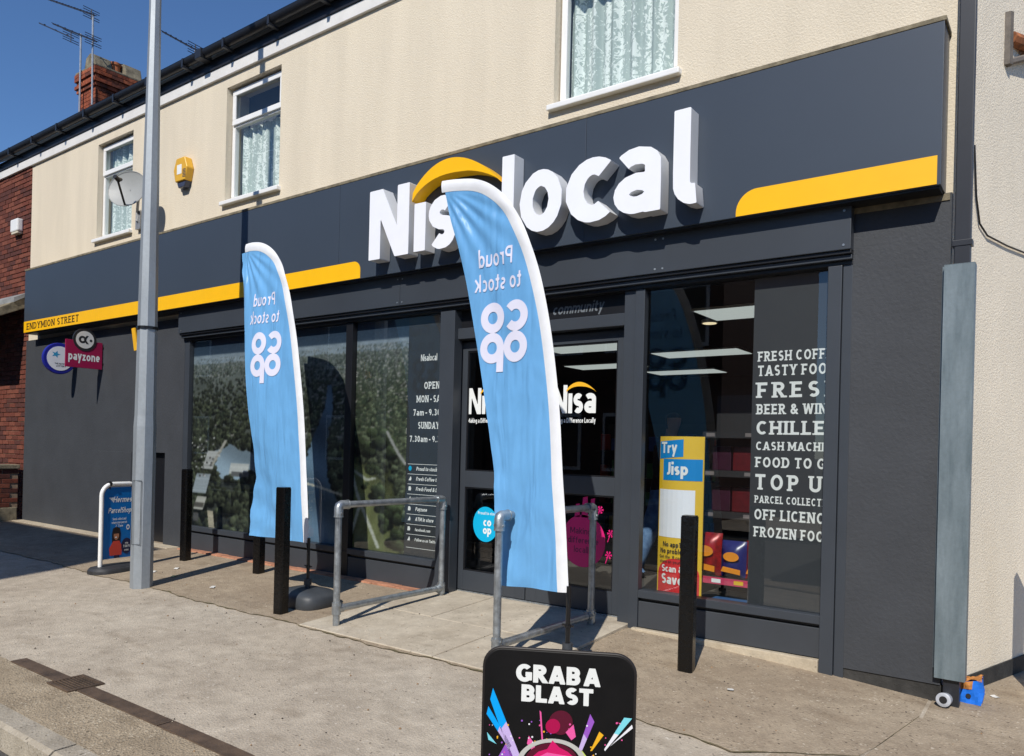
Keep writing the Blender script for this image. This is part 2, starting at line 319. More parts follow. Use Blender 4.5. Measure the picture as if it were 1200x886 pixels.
def glyph(ch, w, slab=0.0, step=.022):
    key = (ch, w, slab, step)
    if key in GL: return GL[key]
    h = w/2; W_, strokes, ser = skeleton(ch, h)
    strokes = [list(s) for s in strokes]
    if not strokes: GL[key] = (W_, [], []); return GL[key]
    x0, y0 = -.14, -.36; nx = int((W_+.28)/step)+2; ny = int((1.46)/step)+2
    X_, Y_ = np.meshgrid(x0+np.arange(nx)*step, y0+np.arange(ny)*step)
    D = np.full(X_.shape, 9.0)
    def seg(a, b, hw):
        ax, ay = a; bx, by = b; L = math.hypot(bx-ax, by-ay)
        if L < 1e-6: return
        ux, uy = (bx-ax)/L, (by-ay)/L
        s = (X_-ax)*ux+(Y_-ay)*uy; t = (X_-ax)*-uy+(Y_-ay)*ux
        np.minimum(D, np.maximum(np.abs(t)-hw, np.maximum(-s, s-L)), out=D)
    for st in strokes:
        closed = math.hypot(st[0][0]-st[-1][0], st[0][1]-st[-1][1]) < 1e-6
        for i in range(len(st)-1): seg(st[i], st[i+1], h)
        dl_ = [0.0]
        for i in range(len(st)-1): dl_.append(dl_[-1]+math.hypot(st[i+1][0]-st[i][0], st[i+1][1]-st[i][1]))
        for i in range(0 if closed else 1, len(st)-1):
            C_ = np.hypot(X_-st[i][0], Y_-st[i][1])-h
            if not closed:                          # keep round joints from poking past the square stroke ends
                for near, (ex_, ey_), (fx_, fy_) in ((dl_[i], st[0], st[1]), (dl_[-1]-dl_[i], st[-1], st[-2])):
                    if near < h*1.3:
                        L_ = math.hypot(fx_-ex_, fy_-ey_) or 1; C_ = np.maximum(C_, -((X_-ex_)*(fx_-ex_)+(Y_-ey_)*(fy_-ey_))/L_)
            np.minimum(D, C_, out=D)
    if slab:
        for (sx, sy) in ser:
            yy = slab/2 if sy == 0 else 1-slab/2
            seg((sx-h-.085, yy), (sx+h+.085, yy), slab/2)
    if ch.isupper() or ch.isdigit() or ch in '&': D = np.maximum(D, np.maximum(-Y_, Y_-1))
    elif ch in 'vwzkxaiıun': D = np.maximum(D, np.maximum(-Y_, Y_-(1.05 if ch in 'ki' else XH)))
    F = -D; F[np.abs(F) < 1e-6] = 1e-6
    segs = {}; cells = []
    for j in range(ny-1):
        row = (F[j:j+2] > 0)
        if not row.any(): continue
        for i in range(nx-1):
            c = [(i, j), (i+1, j), (i+1, j+1), (i, j+1)]; f = [F[q[1], q[0]] for q in c]; ins = [q > 0 for q in f]
            if not any(ins): continue
            poly = []; cross = []
            for k in range(4):
                a, b = c[k], c[(k+1) % 4]
                if ins[k]: poly.append((x0+a[0]*step, y0+a[1]*step))
                if ins[k] != ins[(k+1) % 4]:
                    t = f[k]/(f[k]-f[(k+1) % 4]); p = (x0+(a[0]+(b[0]-a[0])*t)*step, y0+(a[1]+(b[1]-a[1])*t)*step)
                    key2 = (min(a, b), max(a, b)); poly.append(p); cross.append((key2, p, ins[k]))
            cells.append(poly)
            for k in range(len(cross)):
                if cross[k][2]:       # leaving the inside: boundary runs from here to next entry
                    nx_ = cross[(k+1) % len(cross)]
                    segs[cross[k][0]] = (cross[k][1], nx_[0])
    loops = []; used = set()
    for k0 in list(segs):
        if k0 in used: continue
        lp = []; k = k0
        while k in segs and k not in used: used.add(k); lp.append(segs[k][0]); k = segs[k][1]
        # simplify
        out = []
        for q in lp:
            while len(out) >= 2:
                (ax, ay), (bx, by) = out[-2], out[-1]; L = math.hypot(q[0]-ax, q[1]-ay)
                if L < 1e-9 or abs((bx-ax)*(q[1]-ay)-(by-ay)*(q[0]-ax))/L < .0022 and L < .35: out.pop()
                else: break
            out.append(q)
        if len(out) > 2: loops.append(out)
    GL[key] = (W_, loops, cells); return GL[key]
def area(lp): return .5*sum(lp[i][0]*lp[(i+1) % len(lp)][1]-lp[(i+1) % len(lp)][0]*lp[i][1] for i in range(len(lp)))
def inside(p, lp):
    r = False
    for i in range(len(lp)):
        (x1, y1), (x2, y2) = lp[i], lp[i-1]
        if (y1 > p[1]) != (y2 > p[1]) and p[0] < (x2-x1)*(p[1]-y1)/(y2-y1)+x1: r = not r
    return r
def tess(loops):
    if not loops: return [], []
    ar = [area(l) for l in loops]; sgn = 1 if ar[max(range(len(ar)), key=lambda i: abs(ar[i]))] > 0 else -1
    outs = [l for l, a in zip(loops, ar) if a*sgn > 0]; holes = [l for l, a in zip(loops, ar) if a*sgn < 0]
    V = []; Fc = []
    for o in outs:
        grp = [o]+[h_ for h_ in holes if inside(h_[0], o)]
        flat = [p for l in grp for p in l]; b = len(V)
        tr = tessellate_polygon([[Vector((p[0], p[1], 0)) for p in l] for l in grp])
        V += flat
        for t in tr:
            a, bb, c = [flat[i] for i in t]
            cr = (bb[0]-a[0])*(c[1]-a[1])-(bb[1]-a[1])*(c[0]-a[0])
            if abs(cr) > 1e-9: Fc.append(tuple(b+i for i in (t if cr > 0 else t[::-1])))
    return V, Fc
def text_width(s, w, gap, space=.32):
    x = 0
    for ch in s: x += space if ch == ' ' else skeleton(ch, w/2)[0]+gap
    return x-gap
def text2d(s, w=.18, slab=0, gap=.12, space=.32, step=.03, cells=False):
    """flat lettering in text units: list of (verts2d, faces)"""
    out = []; x = 0
    for ch in s:
        if ch == ' ': x += space; continue
        W_, loops, cl = glyph(ch, w, slab, step)
        if cells:
            V = []; Fc = []
            for p in cl:
                if len(p) > 2: b = len(V); V += p; Fc.append(tuple(range(b, b+len(p))))
        else: V, Fc = tess(loops)
        out.append(([(p[0]+x, p[1]) for p in V], Fc)); x += W_+gap
    return out, x-gap
def text_mb(mb, s, org, u, v, size, width=None, align='l', w=.18, slab=0, gap=.12, space=.32, shear=0, step=.03, mi=0, clip=None, stretch=1.0, fn=None, cells=False):
    """put a line of lettering on a flat surface; org = baseline start, size = cap height, width = fitted width"""
    org, u, v = Vector(org), Vector(u), Vector(v)
    parts, tw = text2d(s, w, slab, gap, space, step, cells)
    kx = (width/tw) if width else size*stretch
    off = -tw*kx/2 if align == 'c' else (-tw*kx if align == 'r' else 0)
    flip = u.cross(v)
    for V, Fc in parts:
        pts = [(off+p[0]*kx+shear*p[1]*size, p[1]*size) for p in V]
        if clip is not None:
            if min(p[0] for p in pts) >= clip: continue
            pts = [(min(p[0], clip), p[1]) for p in pts]
        if fn: vs = [fn(a, b) for a, b in pts]
        else: vs = [org+u*a+v*b for a, b in pts]
        mb.add(vs, Fc, mi)
    return tw*kx

# ================================================================== GROUND
def ground_mat(name, c1, c2, speck, sp_amt, bump, fine=.1, patch=None):
    m = bpy.data.materials.new(name); m.use_nodes = True; n = m.node_tree.nodes; l = m.node_tree.links; b = n['Principled BSDF']
    b.inputs['Roughness'].default_value = .93; b.inputs['Specular IOR Level'].default_value = .25
    geo = n.new('ShaderNodeNewGeometry')
    def nz(sc, det=6, r=.65, st=(1, 1, 1)):
        mp = n.new('ShaderNodeMapping'); mp.inputs['Scale'].default_value = st; l.new(geo.outputs['Position'], mp.inputs[0])
        t = n.new('ShaderNodeTexNoise'); t.inputs['Scale'].default_value = sc; t.inputs['Detail'].default_value = det; t.inputs['Roughness'].default_value = r
        l.new(mp.outputs[0], t.inputs['Vector']); return t.outputs['Fac']
    def ramp(f, p0, p1, a, b_):
        r = n.new('ShaderNodeValToRGB'); r.color_ramp.elements[0].position = p0; r.color_ramp.elements[1].position = p1
        r.color_ramp.elements[0].color = a; r.color_ramp.elements[1].color = b_; l.new(f, r.inputs[0]); return r.outputs[0]
    def mul(a, b_, f=1.0, mode='MULTIPLY'):
        x = n.new('ShaderNodeMix'); x.data_type = 'RGBA'; x.blend_type = mode
        if isinstance(f, float): x.inputs[0].default_value = f
        else: l.new(f, x.inputs[0])
        l.new(a, x.inputs[6])
        if isinstance(b_, tuple): x.inputs[7].default_value = b_
        else: l.new(b_, x.inputs[7])
        return x.outputs[2]
    col = ramp(nz(1.1, 8, .7), .3, .7, c1, c2)
    col = mul(col, ramp(nz(7, 6, .75), .3, .72, (.74, .73, .72, 1), (1.12, 1.12, 1.11, 1)))
    col = mul(col, ramp(nz(70, 4, .8), .25, .75, (1-fine*2, 1-fine*2, 1-fine*2.1, 1), (1+fine, 1+fine, 1+fine, 1)))
    # grit: pale and dark stones
    vo = n.new('ShaderNodeTexVoronoi'); vo.inputs['Scale'].default_value = 95; l.new(geo.outputs['Position'], vo.inputs['Vector'])
    sep = n.new('ShaderNodeSeparateColor'); l.new(vo.outputs['Color'], sep.inputs[0])
    mr = n.new('ShaderNodeMapRange'); mr.inputs[1].default_value = 1-sp_amt; mr.inputs[2].default_value = 1; l.new(sep.outputs[0], mr.inputs[0])
    nm = n.new('ShaderNodeMath'); nm.operation = 'MULTIPLY'; l.new(mr.outputs[0], nm.inputs[0]); mk = n.new('ShaderNodeMapRange'); mk.inputs[1].default_value = .42; mk.inputs[2].default_value = .68; l.new(nz(5, 4, .7), mk.inputs[0]); l.new(mk.outputs[0], nm.inputs[1])
    col = mul(col, speck, nm.outputs[0], 'MIX')
    mr2 = n.new('ShaderNodeMapRange'); mr2.inputs[1].default_value = 1-sp_amt*.5; mr2.inputs[2].default_value = 1; l.new(sep.outputs[1], mr2.inputs[0])
    col = mul(col, tuple(x*.45 for x in c1[:3])+(1,), mr2.outputs[0], 'MIX')
    # stains with a shape of their own
    st = ramp(nz(2.3, 3, .5, (1, 2.2, 1)), .60, .70, (1, 1, 1, 1), (.80, .78, .76, 1)); col = mul(col, st, .8)
    l.new(col, b.inputs['Base Color'])
    bp = n.new('ShaderNodeBump'); bp.inputs['Strength'].default_value = bump; bp.inputs['Distance'].default_value = .006
    ad = n.new('ShaderNodeMath'); ad.operation = 'ADD'; l.new(nz(55, 5, .75), ad.inputs[0]); l.new(vo.outputs['Distance'], ad.inputs[1])
    l.new(ad.outputs[0], bp.inputs['Height']); l.new(bp.outputs[0], b.inputs['Normal']); return m
gm_pave = ground_mat('old_pavement', lin(176, 163, 146), lin(203, 191, 173), lin(222, 213, 198), .05, .5)
gm_fore = ground_mat('brown_tarmac', lin(156, 139, 119), lin(184, 168, 146), lin(208, 196, 176), .08, .6, .13)
gm_edge = ground_mat('gritty_edge', lin(160, 144, 122), lin(186, 170, 146), lin(220, 208, 184), .16, .8, .16)
gm_slab = ground_mat('concrete_slab', lin(184, 172, 153), lin(208, 198, 180), lin(214, 206, 192), .03, .2, .05)
gm_kerb = ground_mat('kerb_concrete', lin(160, 150, 134), lin(186, 177, 162), lin(205, 198, 186), .08, .4)
gm_road = ground_mat('road_asphalt', lin(74, 72, 70), lin(96, 94, 92), lin(140, 138, 134), .15, .8)
gm_strip = ground_mat('cement_skirting', lin(186, 172, 150), lin(206, 194, 172), lin(214, 206, 192), .02, .25, .05)

def axis(*segs):
    o = []
    for a, b, n in segs: o += list(np.linspace(a, b, n, endpoint=False))
    return o+[segs[-1][1]]
def wob(x, s=0.0, a=.02): return a*(math.sin(3.1*x+s)+.6*math.sin(7.7*x+2*s+1)+.5*math.sin(17.3*x+s*3)+.35*math.sin(41*x+s))
mb = MB(); mb.quad((-400, -400, -.32), (400, -400, -.32), (400, 400, -.32), (-400, 400, -.32)); struct('ground', mb, gm_road)
mb = MB(); xs = axis((-40, -12, 10), (-12, 0, 36), (0, 5, 60), (5, 14, 10)); ys = axis((-3.53, -1.6, 8), (-1.6, 0, 8), (0, 3, 6), (3, 30, 8))
mb.grid([[(x, y, g(x, y)) for x in xs] for y in ys]); pave = struct('pavement', mb, gm_pave)
mb = MB(); xs = axis((-60, -12, 12), (-12, 6, 30), (6, 30, 8)); ys = axis((-8.7, -3.652, 10))
mb.grid([[(x, y, g(x, -3.66)-.115+.012*math.sin(min(1, (y+8.7)/5.05)*math.pi)) for x in xs] for y in ys]); struct('road', mb, gm_road)
mb = MB(); mb.grid([[(x, y, g(x, -3.66)+.005) for x in axis((-60, 30, 20))] for y in (-12.5, -8.7)])
mb.quad((-60, -8.7, -.2), (30, -8.7, -.2), (30, -8.7, g(30, -3.66)+.005), (-60, -8.7, g(-60, -3.66)+.005)); struct('far_pavement', mb, gm_pave)
# kerb stones
kerb = bpy.data.objects.new('kerb', None); COL.objects.link(kerb); kerb['kind'] = 'structure'; ORG['kerb'] = (0, 0, 0)
x = -14.0
while x < 7:
    mb = MB(); z = g(x+.45, -3.6); x1 = x+.905
    mb.add([(x+.004, -3.655, z-.22), (x1, -3.655, z-.22), (x1, -3.525, z-.22), (x+.004, -3.525, z-.22),
            (x+.004, -3.645, z-.012), (x1, -3.645, z-.012), (x1, -3.525, z+.006), (x+.004, -3.525, z+.006), (x+.004, -3.625, z+.004), (x1, -3.625, z+.004)],
           [(0, 1, 5, 4), (4, 5, 9, 8), (8, 9, 6, 7), (1, 2, 6, 9, 5), (3, 0, 4, 8, 7), (2, 3, 7, 6)])
    obj('kerb_stone', mb, gm_kerb, kerb); x += .915
# brown tarmac forecourt, with a ragged front edge and a joint
def y_front(x):
    if x < 2.1: return -1.50+wob(x, 0, .016)-.02*x*.6
    if x < 2.60: return -1.53+(x-2.1)/.5*.38+wob(x, 0, .012)
    return -1.15+(x-2.60)/.16*.90
mb = MB(); xs = axis((-14, -6, 40), (-6, 2.74, 170)); rows = 10
mb.grid([[(x, y_front(x)*(1-j/rows)+.06*(j/rows), g(x, y_front(x)*(1-j/rows)+.06*(j/rows))+.004) for x in xs] for j in range(rows+1)])
struct('forecourt', mb, gm_fore)
mb = MB(); xs = axis((2.22, 2.74, 16), (2.74, 5, 30), (5, 9, 5)); rows = 8
def y_corner(x): return -1.56 if x < 2.24 else (y_front(x) if x < 2.70 else -.36)
mb.grid([[(x, -1.62*(1-j/rows)+min(y_corner(x)-.012, -.37)*(j/rows), g(x, -1.62*(1-j/rows)+min(y_corner(x)-.012, -.37)*(j/rows))+.004) for x in xs] for j in range(rows+1)])
mb.grid([[(x, y, g(x, y)+.004) for x in axis((2.76, 5, 30), (5, 9, 5))] for y in axis((-.37, 0, 3), (0, 9, 12))]); struct('corner_pavement', mb, gm_fore)
m_crack = mat('mossy_joint', lin(112, 98, 76), .95, var=.5, vscale=14, tint=lin(92, 90, 56))
mb = MB(); xs = axis((-14, -6, 60), (-6, 2.74, 420))
wd = [.0015+.0085*abs(math.sin(5.3*x)+.8*math.sin(13.7*x+1)+.6*math.sin(31*x))*(.35 if x < -3.3 else .6) for x in xs]
mb.grid([[(x, y_front(x)+s*w_, g(x, y_front(x))+.0065) for x, w_ in zip(xs, wd)] for s in (-1, 1)]); struct('pavement_joint', mb, m_crack)
mb = MB(); xs = axis((-14, 6, 200))
mb.grid([[(x, -3.19+wob(x, 2, .006) if j else -3.524, g(x, -3.4)+.0045+(.004 if j else 0)) for x in xs] for j in (0, 1)]); struct('gritty_verge', mb, gm_edge)
# landing of concrete slabs in front of the door
def zl(y): return .080+.052*y
land = bpy.data.objects.new('landing', None); COL.objects.link(land); land['kind'] = 'structure'; ORG['landing'] = (0, 0, 0)
lx = [-1.30, -.62, .06, .74]; ly = [-1.47, -.73, .09]
for i in range(3):
    for j in range(2):
        a, b, c, d = lx[i]+.004, lx[i+1]-.004, ly[j]+.004, ly[j+1]-.004; t = rng.uniform(-.002, .002)
        vs = [(a, c, zl(c)+t), (b, c, zl(c)+t), (b, d, zl(d)+t), (a, d, zl(d)+t)]
        mb = MB(); mb.add(vs+[(p[0], p[1], -.15) for p in vs], [(0, 1, 2, 3), (0, 4, 5, 1), (1, 5, 6, 2), (2, 6, 7, 3), (3, 7, 4, 0)])
        obj('slab', mb, gm_slab, land, bevel=.004, bseg=1)
mb = MB(); mb.box(-1.30, .738, -1.465, .085, -.2, -.06); obj('mortar_bed', mb, m_mortar, land)

# ================================================================== SHOP BUILDING
B = thing('shop_building', 'two storey cream roughcast building with dark grey shopfront', 'building', (0, 0, 0))
XL, ZE = -9.95, 5.86
def wall_with_holes(mb, x0, x1, z0, z1, y, holes, depth):
    xs = sorted({x0, x1, *[h[0] for h in holes], *[h[1] for h in holes]}); zs = sorted({z0, z1, *[h[2] for h in holes], *[h[3] for h in holes]})
    for i in range(len(xs)-1):
        for j in range(len(zs)-1):
            cx, cz = (xs[i]+xs[i+1])/2, (zs[j]+zs[j+1])/2
            if any(h[0] < cx < h[1] and h[2] < cz < h[3] for h in holes): continue
            mb.quad((xs[i], y, zs[j]), (xs[i+1], y, zs[j]), (xs[i+1], y, zs[j+1]), (xs[i], y, zs[j+1]))
    for a, b, c, d in holes:
        q = y+depth
        mb.quad((a, y, c), (a, y, d), (a, q, d), (a, q, c)); mb.quad((b, y, d), (b, y, c), (b, q, c), (b, q, d))
        mb.quad((a, y, d), (b, y, d), (b, q, d), (a, q, d)); mb.quad((b, y, c), (a, y, c), (a, q, c), (b, q, c))
WINS = [(-7.80, -6.83, 4.165, 5.52), (-4.685, -3.665, 4.165, 5.52), (-.075, 1.01, 4.165, 5.54)]
mb = MB(); wall_with_holes(mb, XL, SA.x, 2.86, ZE, 0.0, WINS, .30)
obj('upper_wall', mb, m_cream, B)
mb = MB(); e = SA+SD*11
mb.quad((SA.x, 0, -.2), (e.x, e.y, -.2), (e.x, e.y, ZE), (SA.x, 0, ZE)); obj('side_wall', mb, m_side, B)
mb = MB()                                         # painted plinth along the side wall
a = SA+SN*.012; b = SA+SD*11+SN*.012
mb.quad((a.x, a.y, -.2), (b.x, b.y, -.2), (b.x, b.y, .06), (a.x, a.y, .03)); mb.quad((a.x, a.y, .03), (b.x, b.y, .06), (e.x, e.y, .06), (SA.x, 0, .03))
obj('side_plinth', mb, mat('plinth_black', lin(58, 57, 55), .8, var=.3, vscale=9, bump=.4, bscale=60), B)
# roof, soffit, boards
mb = MB(); r0 = (-.14, 5.99); r1 = (4.4, 9.35)
mb.quad((-14, r0[0], r0[1]), (2.95, r0[0], r0[1]), (4.2, r1[0], r1[1]), (-14, r1[0], r1[1]))
mb.quad((4.2, r1[0], r1[1]), (4.2, 11, 5.9), (-14, 11, 5.9), (-14, r1[0], r1[1])); obj('roof', mb, m_rooftile, B)
mb = MB(); mb.box(-14, 2.83, -.035, -.001, 5.65, 5.775); obj('fascia_board', mb, m_board, B, bevel=.004)
mb = MB(); mb.box(-14, 2.84, -.05, -.002, 5.777, 5.90); obj('eaves_board', mb, m_black, B)
mb = MB(); n = 10; P = []
for k in range(n+1):
    a = math.pi+math.pi*k/n; P.append((-.125+.062*math.cos(a), 5.965+.075*math.sin(a)))
mb.grid([[(x, p[0], p[1]) for p in P] for x in (-14, 2.86)]); mb.grid([[(x, -.125+(p[0]+.125)*.9, 5.965+(p[1]-5.965)*.88) for p in P[::-1]] for x in (-14, 2.86)])
for k in (0, n): mb.quad(*[(x, P[k][0]+dy, 5.967) for x, dy in ((-14, -.003), (2.86, -.003), (2.86, .006), (-14, .006))])
gut = obj('gutter', mb, m_black, B, smooth=40)
br = MB(); br.box(-.02, .02, -.19, -.045, 5.86, 5.885); br.box(-.018, .018, -.196, -.188, 5.87, 5.97)
br_me = mesh_of('gutter_bracket', br, m_black)
for k in range(19):
    o = bpy.data.objects.new('gutter_bracket', br_me); COL.objects.link(o); o.parent = gut; o.location = (-12.9+.84*k, 0, 0)
mb = MB(); mb.box(-5.06, -4.94, -.20, -.05, 5.875, 5.985); obj('gutter_joint', mb, m_black, gut, bevel=.01)

# upper windows
def lace_mat():
    m = bpy.data.materials.new('lace_curtain'); m.use_nodes = True; n = m.node_tree.nodes; l = m.node_tree.links; b = n['Principled BSDF']
    geo = n.new('ShaderNodeNewGeometry'); b.inputs['Roughness'].default_value = .9
    mp = n.new('ShaderNodeMapping'); mp.inputs['Scale'].default_value = (1, 0, .8); l.new(geo.outputs['Position'], mp.inputs[0])
    vo = n.new('ShaderNodeTexVoronoi'); vo.inputs['Scale'].default_value = 17; vo.inputs['Randomness'].default_value = .8; l.new(mp.outputs[0], vo.inputs['Vector'])
    nz = n.new('ShaderNodeTexNoise'); nz.inputs['Scale'].default_value = 24; nz.inputs['Detail'].default_value = 3; nz.inputs['Distortion'].default_value = 1.6; l.new(mp.outputs[0], nz.inputs['Vector'])
    wv = n.new('ShaderNodeTexWave'); wv.inputs['Scale'].default_value = 2.6; wv.inputs['Distortion'].default_value = 3.0; wv.inputs['Detail'].default_value = 2; l.new(mp.outputs[0], wv.inputs['Vector'])
    nz.inputs['Scale'].default_value = 21; nz.inputs['Distortion'].default_value = 2.6; nz.inputs['Detail'].default_value = 2
    mu = n.new('ShaderNodeMath'); mu.operation = 'MULTIPLY_ADD'; l.new(wv.outputs['Fac'], mu.inputs[0]); mu.inputs[1].default_value = .22; l.new(nz.outputs['Fac'], mu.inputs[2])
    r = n.new('ShaderNodeValToRGB'); r.color_ramp.elements[0].position = .60; r.color_ramp.elements[1].position = .70
    r.color_ramp.elements[0].color = lin(196, 210, 203); r.color_ramp.elements[1].color = lin(240, 246, 240); l.new(mu.outputs[0], r.inputs[0])
    l.new(r.outputs[0], b.inputs['Base Color'])
    al = n.new('ShaderNodeMapRange'); al.inputs[1].default_value = .60; al.inputs[2].default_value = .70; al.inputs[3].default_value = .80; al.inputs[4].default_value = .98
    l.new(mu.outputs[0], al.inputs[0]); l.new(al.outputs[0], b.inputs['Alpha']); return m
m_lace = lace_mat()
m_room = mat('dim_room', lin(88, 92, 98), .9, var=.05)
for wi, (a, b, c, d) in enumerate(WINS):
    y0, y1 = .075, .135
    f = MB(); t = .055; zt = d-.43 if wi < 2 else d-.40
    f.box(a+.012, b-.012, y0, y1, c+.012, c+.012+t+.015); f.box(a+.012, b-.012, y0, y1, d-.012-t, d-.012)
    f.box(a+.012, a+.012+t, y0, y1, c+.012+t+.0151, d-.012-t-.0001); f.box(b-.012-t, b-.012, y0, y1, c+.012+t+.0151, d-.012-t-.0001)
    f.box(a+.012+t+.0001, b-.012-t-.0001, y0, y1, zt-.028, zt+.028)
    wn_ = obj('window', f, m_upvc, B, bevel=.006)
    s = MB(); q0, q1, t2 = y0-.022, y0-.001, .062         # opening top light, proud of the frame
    A, Bx, Cz, Dz = a+.035, b-.035, zt-.005, d-.03
    s.box(A, Bx, q0, q1, Cz, Cz+t2); s.box(A, Bx, q0, q1, Dz-t2, Dz); s.box(A, A+t2, q0, q1, Cz+t2+.0001, Dz-t2-.0001); s.box(Bx-t2, Bx, q0, q1, Cz+t2+.0001, Dz-t2-.0001)
    obj('opening_sash', s, m_upvc, wn_, bevel=.006)
    p = MB(); p.quad((a+.06, .10, c+.07), (b-.06, .10, c+.07), (b-.06, .10, zt), (a+.06, .10, zt)); obj('pane', p, m_glassup, wn_)
    p = MB(); p.quad((a+.06, .085, zt), (b-.06, .085, zt), (b-.06, .085, d-.07), (a+.06, .085, d-.07)); obj('pane', p, m_glassup, wn_)
    s = MB(); s.box(a-.035, b+.035, -.055, .074, c-.035, c+.010); obj('sill', s, m_upvc, wn_, bevel=.008)
    cu = MB(); nx = 120; top = zt-.02 if wi == 1 else (d-.03)
    fold = lambda x, z: .185+.022*math.sin(x*34+wi*2+.5*math.sin(z*3))+.014*math.sin(x*71+1.3+.3*z)
    cu.grid([[(x, fold(x, z), z) for x in np.linspace(a+.05, b-.05, nx)] for z in np.linspace(c+.02, top, 10)]); obj('curtain', cu, m_lace, wn_, smooth=60)
    r = MB(); r.box(a-.4, b+.4, .302, 2.2, c-.5, d+.3); r.f = [ff[::-1] for ff in r.f]
    obj('room', r, m_room, wn_)

# lower walls: left dark render with recess, right pilaster, return
HX0, HX1 = -6.60, -5.80
mb = MB(); wall_with_holes(mb, XL, -5.40, -.2, 2.86, -.03, [(HX0, HX1, .045, 1.21)], .10)
mb.quad((HX0, .07, .045), (HX1, .07, .045), (HX1, .07, 1.21), (HX0, .07, 1.21)); mb.box(XL, -5.40, -.0301, -.001, 2.86, 2.88)
mb.quad((XL, 0.3, -.2), (XL, -.03, -.2), (XL, -.03, 2.86), (XL, .3, 2.86)); obj('lower_wall', mb, m_dark, B)
mb = MB(); mb.box(-7.53, -6.615, -.037, -.031, .10, 1.20); obj('hatch_panel', mb, m_dark, B, bevel=.002)
mb = MB(); mb.box(HX0+.01, HX1-.01, .045, .069, .05, 1.20); obj('meter_door', mb, m_frame2, B, bevel=.004)
mb = MB(); mb.box(-9.9, -5.42, -.20, -.031, -.05, g(-7.6, -.1)+.012); obj('footing_strip', mb, gm_strip, B, bevel=.01)
mb = MB(); wall_with_holes(mb, 2.262, SA.x, .04, 2.95, -.045, [], .05); mb.quad((2.262, -.045, .04), (SA.x, -.045, .04), (SA.x, .0, .04), (2.262, .0, .04)); mb.quad((SA.x, -.045, .04), (SA.x, 0, .04), (SA.x, 0, 2.95), (SA.x, -.045, 2.95)); obj('pilaster', mb, m_dark, B)
mb = MB(); mb.box(2.262, SA.x+.004, -.036, .05, -.2, .038); obj('pilaster_plinth', mb, mat('plinth_black', lin(58, 57, 55)), B)
mb = MB(); mb.box(2.262, SA.x-.01, -.052, -.001, 2.905, 2.945); obj('pilaster_cap', mb, m_stone, B)

# shopfront: frames
YF = -.03                                    # face of frames
def frame_box(name, *b, m=m_frame, bev=.004, parent=B): o = MB(); o.box(*b); return obj(name, o, m, parent, bevel=bev)
frame_box('header_panel', -5.40, -1.652, -.125, .05, 2.672, 2.944, m=m_header)
frame_box('header_panel', -1.648, 2.262, -.125, .05, 2.672, 2.944, m=m_header)
frame_box('header_trim', -5.40, 2.262, -.108, .05, 2.648, 2.671, m=m_frame2)
frame_box('header_trim', -5.40, 2.262, -.085, .05, 2.618, 2.647, m=m_frame)
frame_box('header_trim', -5.40, 2.262, -.05, .05, 2.590, 2.617, m=m_frame2)
# (screw heads face the street)
sc2 = MB()
for x in (-1.62, -1.68, .93, .99, 2.22, -5.34):
    for z in (2.70, 2.915): sc2 = MB(); sc2.prism([(.008*math.cos(k*math.pi/4), .008*math.sin(k*math.pi/4)) for k in range(8)], (x, -.1255, z), (1, 0, 0), (0, 0, 1), (0, -.003, 0)); obj('screw_head', sc2, m_galv, B)

# uprights
frame_box('upright', -5.40, -5.30, YF, .06, .0, 2.589)
frame_box('upright', -2.48, -2.385, YF, .06, .32, 2.589, m=m_frame2)
frame_box('upright', -1.205, -1.035, YF-.02, .06, .0, 2.589)
frame_box('upright', -1.20, -1.0905, .0605, .14, .05, 2.589, m=m_frame2)
frame_box('upright', .635, .733, YF+.01, .14, .07, 2.589)
frame_box('upright', .735, .812, YF-.008, .03, .03, 2.589, m=m_frame)
frame_box('upright', 2.115, 2.20, YF-.03, .04, -.1, 2.589)
frame_box('upright', 2.203, 2.262, YF-.015, .05, -.1, 2.645)
# stall risers
def riser(x0, x1, z0):
    frame_box('sill_rail', x0, x1, YF-.012, .06, .288, .345)
    frame_box('shadow_gap', x0, x1, YF+.03, .05, .262, .2875, m=m_frame2)
    frame_box('stall_riser', x0, x1, YF+.004, .05, z0, .2615, m=m_riser)
riser(-5.298, -2.482, .062); riser(-2.383, -1.207, .062); riser(.814, 2.113, .068)
frame_box('sill_rail', -2.48, -2.385, YF, .06, .062, .319, m=m_frame2)
tile = MB()
for k in range(13): 
    x0 = -5.30+k*.307
    if x0 < -1.30: tile.box(x0+.003, min(x0+.304, -1.21), -.135, -.027, -.02, .070+.002*(k % 3))
obj('red_tile_strip', tile, mat('red_quarry_tile', lin(196, 138, 108), .85, var=.25, vscale=12), B, bevel=.004, bseg=1)
frame_box('cement_skirting', .78, 2.114, -.075, -.024, -.12, .066, m=gm_strip, bev=.008)

# glass and prints
def pane(x0, x1, z0, z1, y, name='shop_window', m=m_glass):
    o = MB(); o.quad((x0, y, z0), (x1, y, z0), (x1, y, z1), (x0, y, z1)); return obj(name, o, m, B)
p1 = pane(-5.30, -2.48, .345, 2.60, .015); p2 = pane(-2.385, -1.207, .345, 2.60, .015); p3 = pane(.812, 2.115, .345, 2.60, .015)

